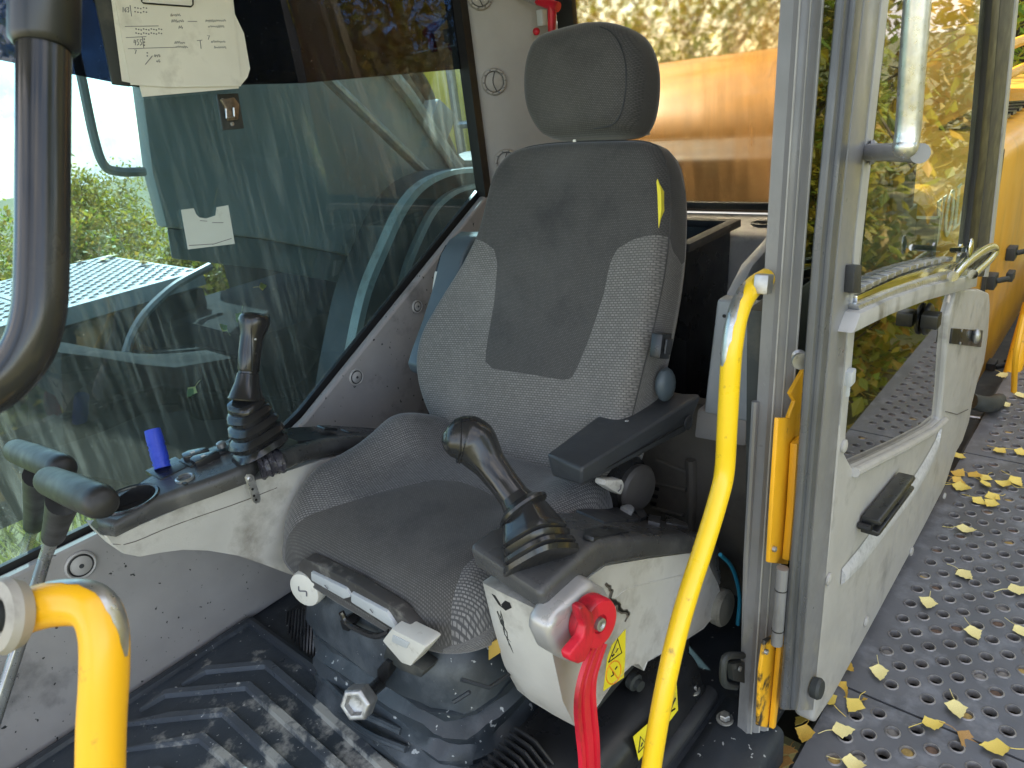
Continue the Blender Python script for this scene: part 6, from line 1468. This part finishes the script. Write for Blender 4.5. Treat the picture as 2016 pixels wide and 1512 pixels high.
for row, (x0_, n_, y_, dx_) in enumerate(((266, 5, 16, 5.6), (266, 5, 24, 5.6), (268, 11, 58, 5), (268, 11, 66, 5), (284, 1, 78, 4), (284, 1, 84, 4), (284, 1, 90, 4), (290, 1, 105, 4), (290, 1, 111, 4))):
    for i in range(n_): mb.sphere(at(x0_+i*dx_, y_+(i % 3)-1, x=xi), .0013, 4, (.3, 1, 1))
rw = random.Random(6)
def scrib(px, py, n_, h_):
    p = [(px, py)]
    for i in range(n_): p += [(px+i*4+1, py-h_*rw.uniform(.4, 1)), (px+i*4+2.6, py+rw.uniform(-1, 1)), (px+i*4+3.4, py-h_*rw.uniform(.1, .5))]
    ln(p, .00045)
for a_ in ((336, 32, 5, 6), (338, 44, 6, 7), (405, 43, 10, 6), (410, 54, 8, 5), (344, 86, 5, 6), (346, 94, 6, 5), (416, 84, 7, 5), (422, 95, 6, 5), (352, 56, 2, 6), (304, 112, 3, 8), (308, 122, 2, 6)): scrib(*a_)
tag(mb.build('handwriting', M['ink'], cb, smooth=0), kind=None)
mb = MB(); mb.tube([at(*p, x=xc_-.004) for p in [(276, -60), (279, 3), (282, 6), (376, 13), (380, 9), (378, -60)]], .0012, 8); mb.build('wire_clip', M['seal'], cb)
# ---- red emergency hammer on the corner pillar
ye = -1.50
hm = thing('emergency_hammer', 'red emergency hammer in a grey clip at the top of the corner pillar', 'hammer', at(1085, 20, y=ye))
mb = MB(); mb.tube([at(1056, 4, y=ye), at(1080, 8, y=ye), at(1099, 14, y=ye)], [.006, .011, .011], 14); mb.tube([at(1087, 10, y=ye), at(1086, 62, y=ye)], [.011, .009], 12); mb.build('hammer_body', M['red'], hm)
mb = MB(); mb.box(at(1067, 35, y=ye-.02), (.018, .02, .035)); mb.build('holder', M['greyplastic'], hm, bevel=.003)
mb = MB(); mb.sphere(at(1056, 62, y=ye-.01), .009, 8); mb.build('pull_tag', M['red'], hm)
mb = MB(); mb.tube([at(1020, -10, y=ye), at(1058, 6, y=ye)], .006, 10); mb.build('hammer_tip', M['steel'], hm)

# ================================================================ fallen birch leaves
LY = pm('yellow_birch_leaf', (.76, .58, .12), .55, var=.12, vs=60, dirt=(.42, .26, .06), da=(.58, .72), ds=90)
LP = pm('pale_birch_leaf', (.76, .66, .28), .55, var=.10, vs=30)
LO = pm('golden_leaf', (.72, .46, .08), .55, var=.18, vs=40, dirt=(.3, .16, .04), da=(.58, .75), ds=60)
LB = pm('brown_dry_leaf', (.34, .19, .06), .6, var=.25, vs=40)
def leaf_mesh(mat, seed, curl=.25):
    r_ = random.Random(seed); mb = MB(); n = 9; L = 1.0
    mid = []; left = []; right = []
    for i in range(n+1):
        f = i/n; w_ = (.46*min(1, f/.34) if f < .34 else .46*(1-((f-.34)/.66)**1.25))*(.92+.08*math.sin(f*9))
        tooth = .018*(1 if i % 2 else -1)
        zz = curl*(f-.5)**2*.6; mid.append(Vector((f, 0, zz)))
        left.append(Vector((f, w_+tooth, zz+curl*.28*w_+r_.uniform(-.02, .03)))); right.append(Vector((f, -w_-tooth, zz+curl*.34*w_+r_.uniform(-.02, .03))))
    th = Vector((0, 0, .008))
    vs = mid+left+right+[p-th for p in mid+left+right]; m_ = n+1; fs = []
    for i in range(n):
        fs += [(i, i+1, m_+i+1, m_+i), (i+1, i, 2*m_+i, 2*m_+i+1)]
        o_ = 3*m_; fs += [(o_+i+1, o_+i, o_+m_+i, o_+m_+i+1), (o_+i, o_+i+1, o_+2*m_+i+1, o_+2*m_+i)]
        fs += [(m_+i, m_+i+1, o_+m_+i+1, o_+m_+i), (2*m_+i+1, 2*m_+i, o_+2*m_+i, o_+2*m_+i+1)]
    mb.add(vs, fs); s_ = catmull([(0, 0, curl*.15), (-.25, .05*r_.uniform(-1, 1), .07), (-.62, .16*r_.uniform(-1, 1), .03)], 4)
    mb.tube(s_, [.016]*len(s_), 5)
    bm_ = bpy.data.meshes.new('fallen_leaf'); bm_.from_pydata([v[:] for v in mb.v], [], mb.f); bm_.update()
    for p in bm_.polygons: p.use_smooth = True
    bm_.set_sharp_from_angle(angle=math.radians(50)); bm_.materials.append(mat); return bm_
LM = {k: [leaf_mesh(mt, 10*i+s_, c_) for s_, c_ in ((1, .35), (2, .8), (3, 1.3))] for i, (k, mt) in enumerate((('y', LY), ('p', LP), ('o', LO), ('b', LB)))}
def leaf(px, py, sx, sy, kind, label, z=WZ+.004, size=.039, var=None, tilt=.12, x=None, grp='fallen birch leaves on the walkway'):
    """leaf at a surveyed spot; (sx, sy) is the pixel its stem points to"""
    c = at(px, py, z=z) if x is None else at(px, py, x=x)
    s_ = at(sx, sy, z=z) if x is None else at(sx, sy, x=x)
    d = (c - s_); d = d.normalized() if d.length > 1e-6 else Vector((1, 0, 0))
    r_ = random.Random(px*7+py); nrm = Vector((0, 0, 1)) if x is None else Vector((-1, 0, 0))
    nrm = (nrm + Vector((r_.uniform(-tilt, tilt), r_.uniform(-tilt, tilt), r_.uniform(-tilt, tilt)))).normalized()
    d = (d - nrm*d.dot(nrm)).normalized(); e = nrm.cross(d)
    me = LM[kind][(px+py) % 3 if var is None else var]; o = bpy.data.objects.new('fallen_leaf', me); COL.objects.link(o)
    sz = size*r_.uniform(.9, 1.12); o.matrix_world = Matrix(((d.x*sz, e.x*sz, nrm.x*sz, 0), (d.y*sz, e.y*sz, nrm.y*sz, 0), (d.z*sz, e.z*sz, nrm.z*sz, 0), (0, 0, 0, 1)))
    o.location = c - d*sz*.5 + nrm*.001
    return tag(o, label, 'leaf', grp)
def c2(x, y): return (1400+x/2.69, 950+y/2.69)
LSH = 'yellow birch leaf lying flat on the perforated walkway steel'
for (x_, y_, a_, b_, k_, lb) in [
 (890, 1015, 878, 890, 'p', 'pale leaf nearest the door stop on the walkway, stem pointing to the rear'), (1145, 645, 1168, 570, 'p', 'pale leaf over the hole rows beside the lower edge of the door'),
 (1345, 492, 1265, 425, 'p', 'long-stemmed pale leaf, upper of two in the middle of the walkway'), (1390, 805, 1340, 720, 'p', 'long-stemmed pale leaf, lower of two in the middle of the walkway'), (1645, 800, 1565, 730, 'p', 'pale leaf cut by the right edge of the picture beside the walkway holes'), (1350, 257, 1262, 243, 'p', 'pale leaf alone between the leaf pile and the middle holes, stem pointing at the door'),
 (1482, 85, 1560, 66, 'y', 'yellow leaf with stem to the right, rearmost of three close together below the leaf pile'), (1420, 104, 1400, 96, 'y', 'small yellow leaf, leftmost of three close together below the leaf pile'), (1480, 118, 1500, 100, 'y', 'yellow leaf, frontmost of three close together below the leaf pile'), (755, 1185, 800, 1130, 'y', 'yellow leaf on the near panel just below the joint'),
 (1300, 1210, 1290, 1178, 'p', 'pale leaf covering the edge of a hole in the middle of the walkway'), (700, 1315, 618, 1316, 'p', 'small pale leaf on the near panel with its stem pointing left'), (610, 1140, 672, 1208, 'y', 'yellow leaf leaning against the bottom corner of the door'),
 (716, 980, 690, 955, 'o', 'golden leaf at the foot of the door panel'), (1175, 1285, 1110, 1290, 'y', 'bright yellow leaf lying across the joint between walkway panels'), (1500, 1412, 1612, 1432, 'y', 'large yellow leaf on the joint nearest the bottom right corner'),
 (755, 1497, 625, 1465, 'p', 'pale leaf at the bottom edge of the picture'), (1630, 570, 1600, 570, 'p', 'pale leaf at the right edge of the picture, level with the door studs'), (1325, 20, 1290, 10, 'y', 'yellow leaf at the front of the leaf pile by the door')]:
    px, py = c2(x_, y_); sx, sy = c2(a_, b_); leaf(round(px), round(py), sx, sy, k_, lb or LSH)
for (px, py, sx, sy, k_, lb) in [
 (1888, 932, 1880, 938, 'o', 'orange leaf at the rear of the leaf pile by the door'), (1887, 950, 1875, 945, 'o', 'curled golden leaf in the leaf pile by the door'), (1893, 961, 1880, 958, 'y', 'yellow leaf lowest in the leaf pile by the door'), (1920, 936, 1905, 930, 'o', 'golden leaf on the right of the leaf pile by the door'), (1938, 942, 1950, 932, 'y', 'yellow leaf tilted over another at the right of the leaf pile'),
 (1940, 957, 1930, 948, 'y', 'pointed yellow leaf under the tilted one at the right of the leaf pile'), (1975, 955, 1998, 962, 'y', 'yellow leaf with stem to the right, between leaf pile and picture edge'), (2000, 950, 1985, 940, 'y', 'yellow leaf beside the picture edge, level with the leaf pile'), (1970, 890, 1958, 882, 'y', 'yellow leaf alone on the walkway above the leaf pile'), (1885, 900, 1895, 895, 'y', 'yellow leaf edge-on in the gap behind the door panel'), (2012, 893, 2000, 890, 'y', 'yellow leaf cut by the picture edge above the leaf pile'), (1980, 800, 1975, 795, 'p', 'pale leaf under the bent rail, the one nearest the bend'), (2008, 780, 2000, 775, 'p', 'pale leaf at the picture edge under the bent rail'), (1975, 740, 1970, 735, 'p', 'pale leaf farthest back, behind the bent rail')]:
    leaf(px, py, sx, sy, k_, lb, tilt=.25)
for (px, py, sx, sy, k_, lb) in [(1658, 1362, 1645, 1345, 'o', 'golden leaf wedged at the end of the walkway joint'), (1690, 1380, 1675, 1372, 'o', 'dry golden leaf stuck in the walkway joint'), (1580, 1420, 1600, 1390, 'y', 'yellow leaf standing in the gap beside the sill'), (1550, 1480, 1560, 1455, 'b', 'brown dry leaf in the gap beside the sill'), (1585, 1450, 1590, 1430, 'o', 'golden leaf in the gap beside the sill'), (1540, 1505, 1550, 1490, 'b', 'brown leaf lowest in the gap beside the sill'), (1905, 1462, 1880, 1450, 'b', 'brown dry leaf crumpled in the walkway joint')]:
    leaf(px, py, sx, sy, k_, lb, z=WZ-.004, tilt=.6)
for (px, py, sx, sy, k_, lb) in [(437, 645, 448, 655, 'p', 'pale leaf stuck on the outside of the window left of the far joystick'), (375, 770, 386, 752, 'p', 'thin pale leaf on the window above the blue tube'), (515, 564, 500, 566, 'o', 'small orange leaf on the window above the far joystick'), (470, 625, 476, 612, 'p', 'tiny pale leaf on the window beside the joystick grip')]:
    leaf(px, py, sx, sy, k_, lb, x=GXr+.008, size=.020 if px != 375 else .026, tilt=.4, grp='leaves stuck outside the cab window')
# leaves on the sunlit deck
for (px, py, k_) in ((205, 512, 'y'), (218, 505, 'p'), (283, 520, 'o'), (160, 515, 'o')):
    leaf(px, py, px+10, py+4, k_, {205: 'yellow leaf on the sunlit deck next to the pale one', 218: 'pale leaf on the sunlit deck beside a yellow one', 283: 'golden leaf at the right end of the sunlit deck', 160: 'golden leaf at the back edge of the sunlit deck'}[px], z=RD+.004, size=.06, grp='leaves on the sunlit deck')
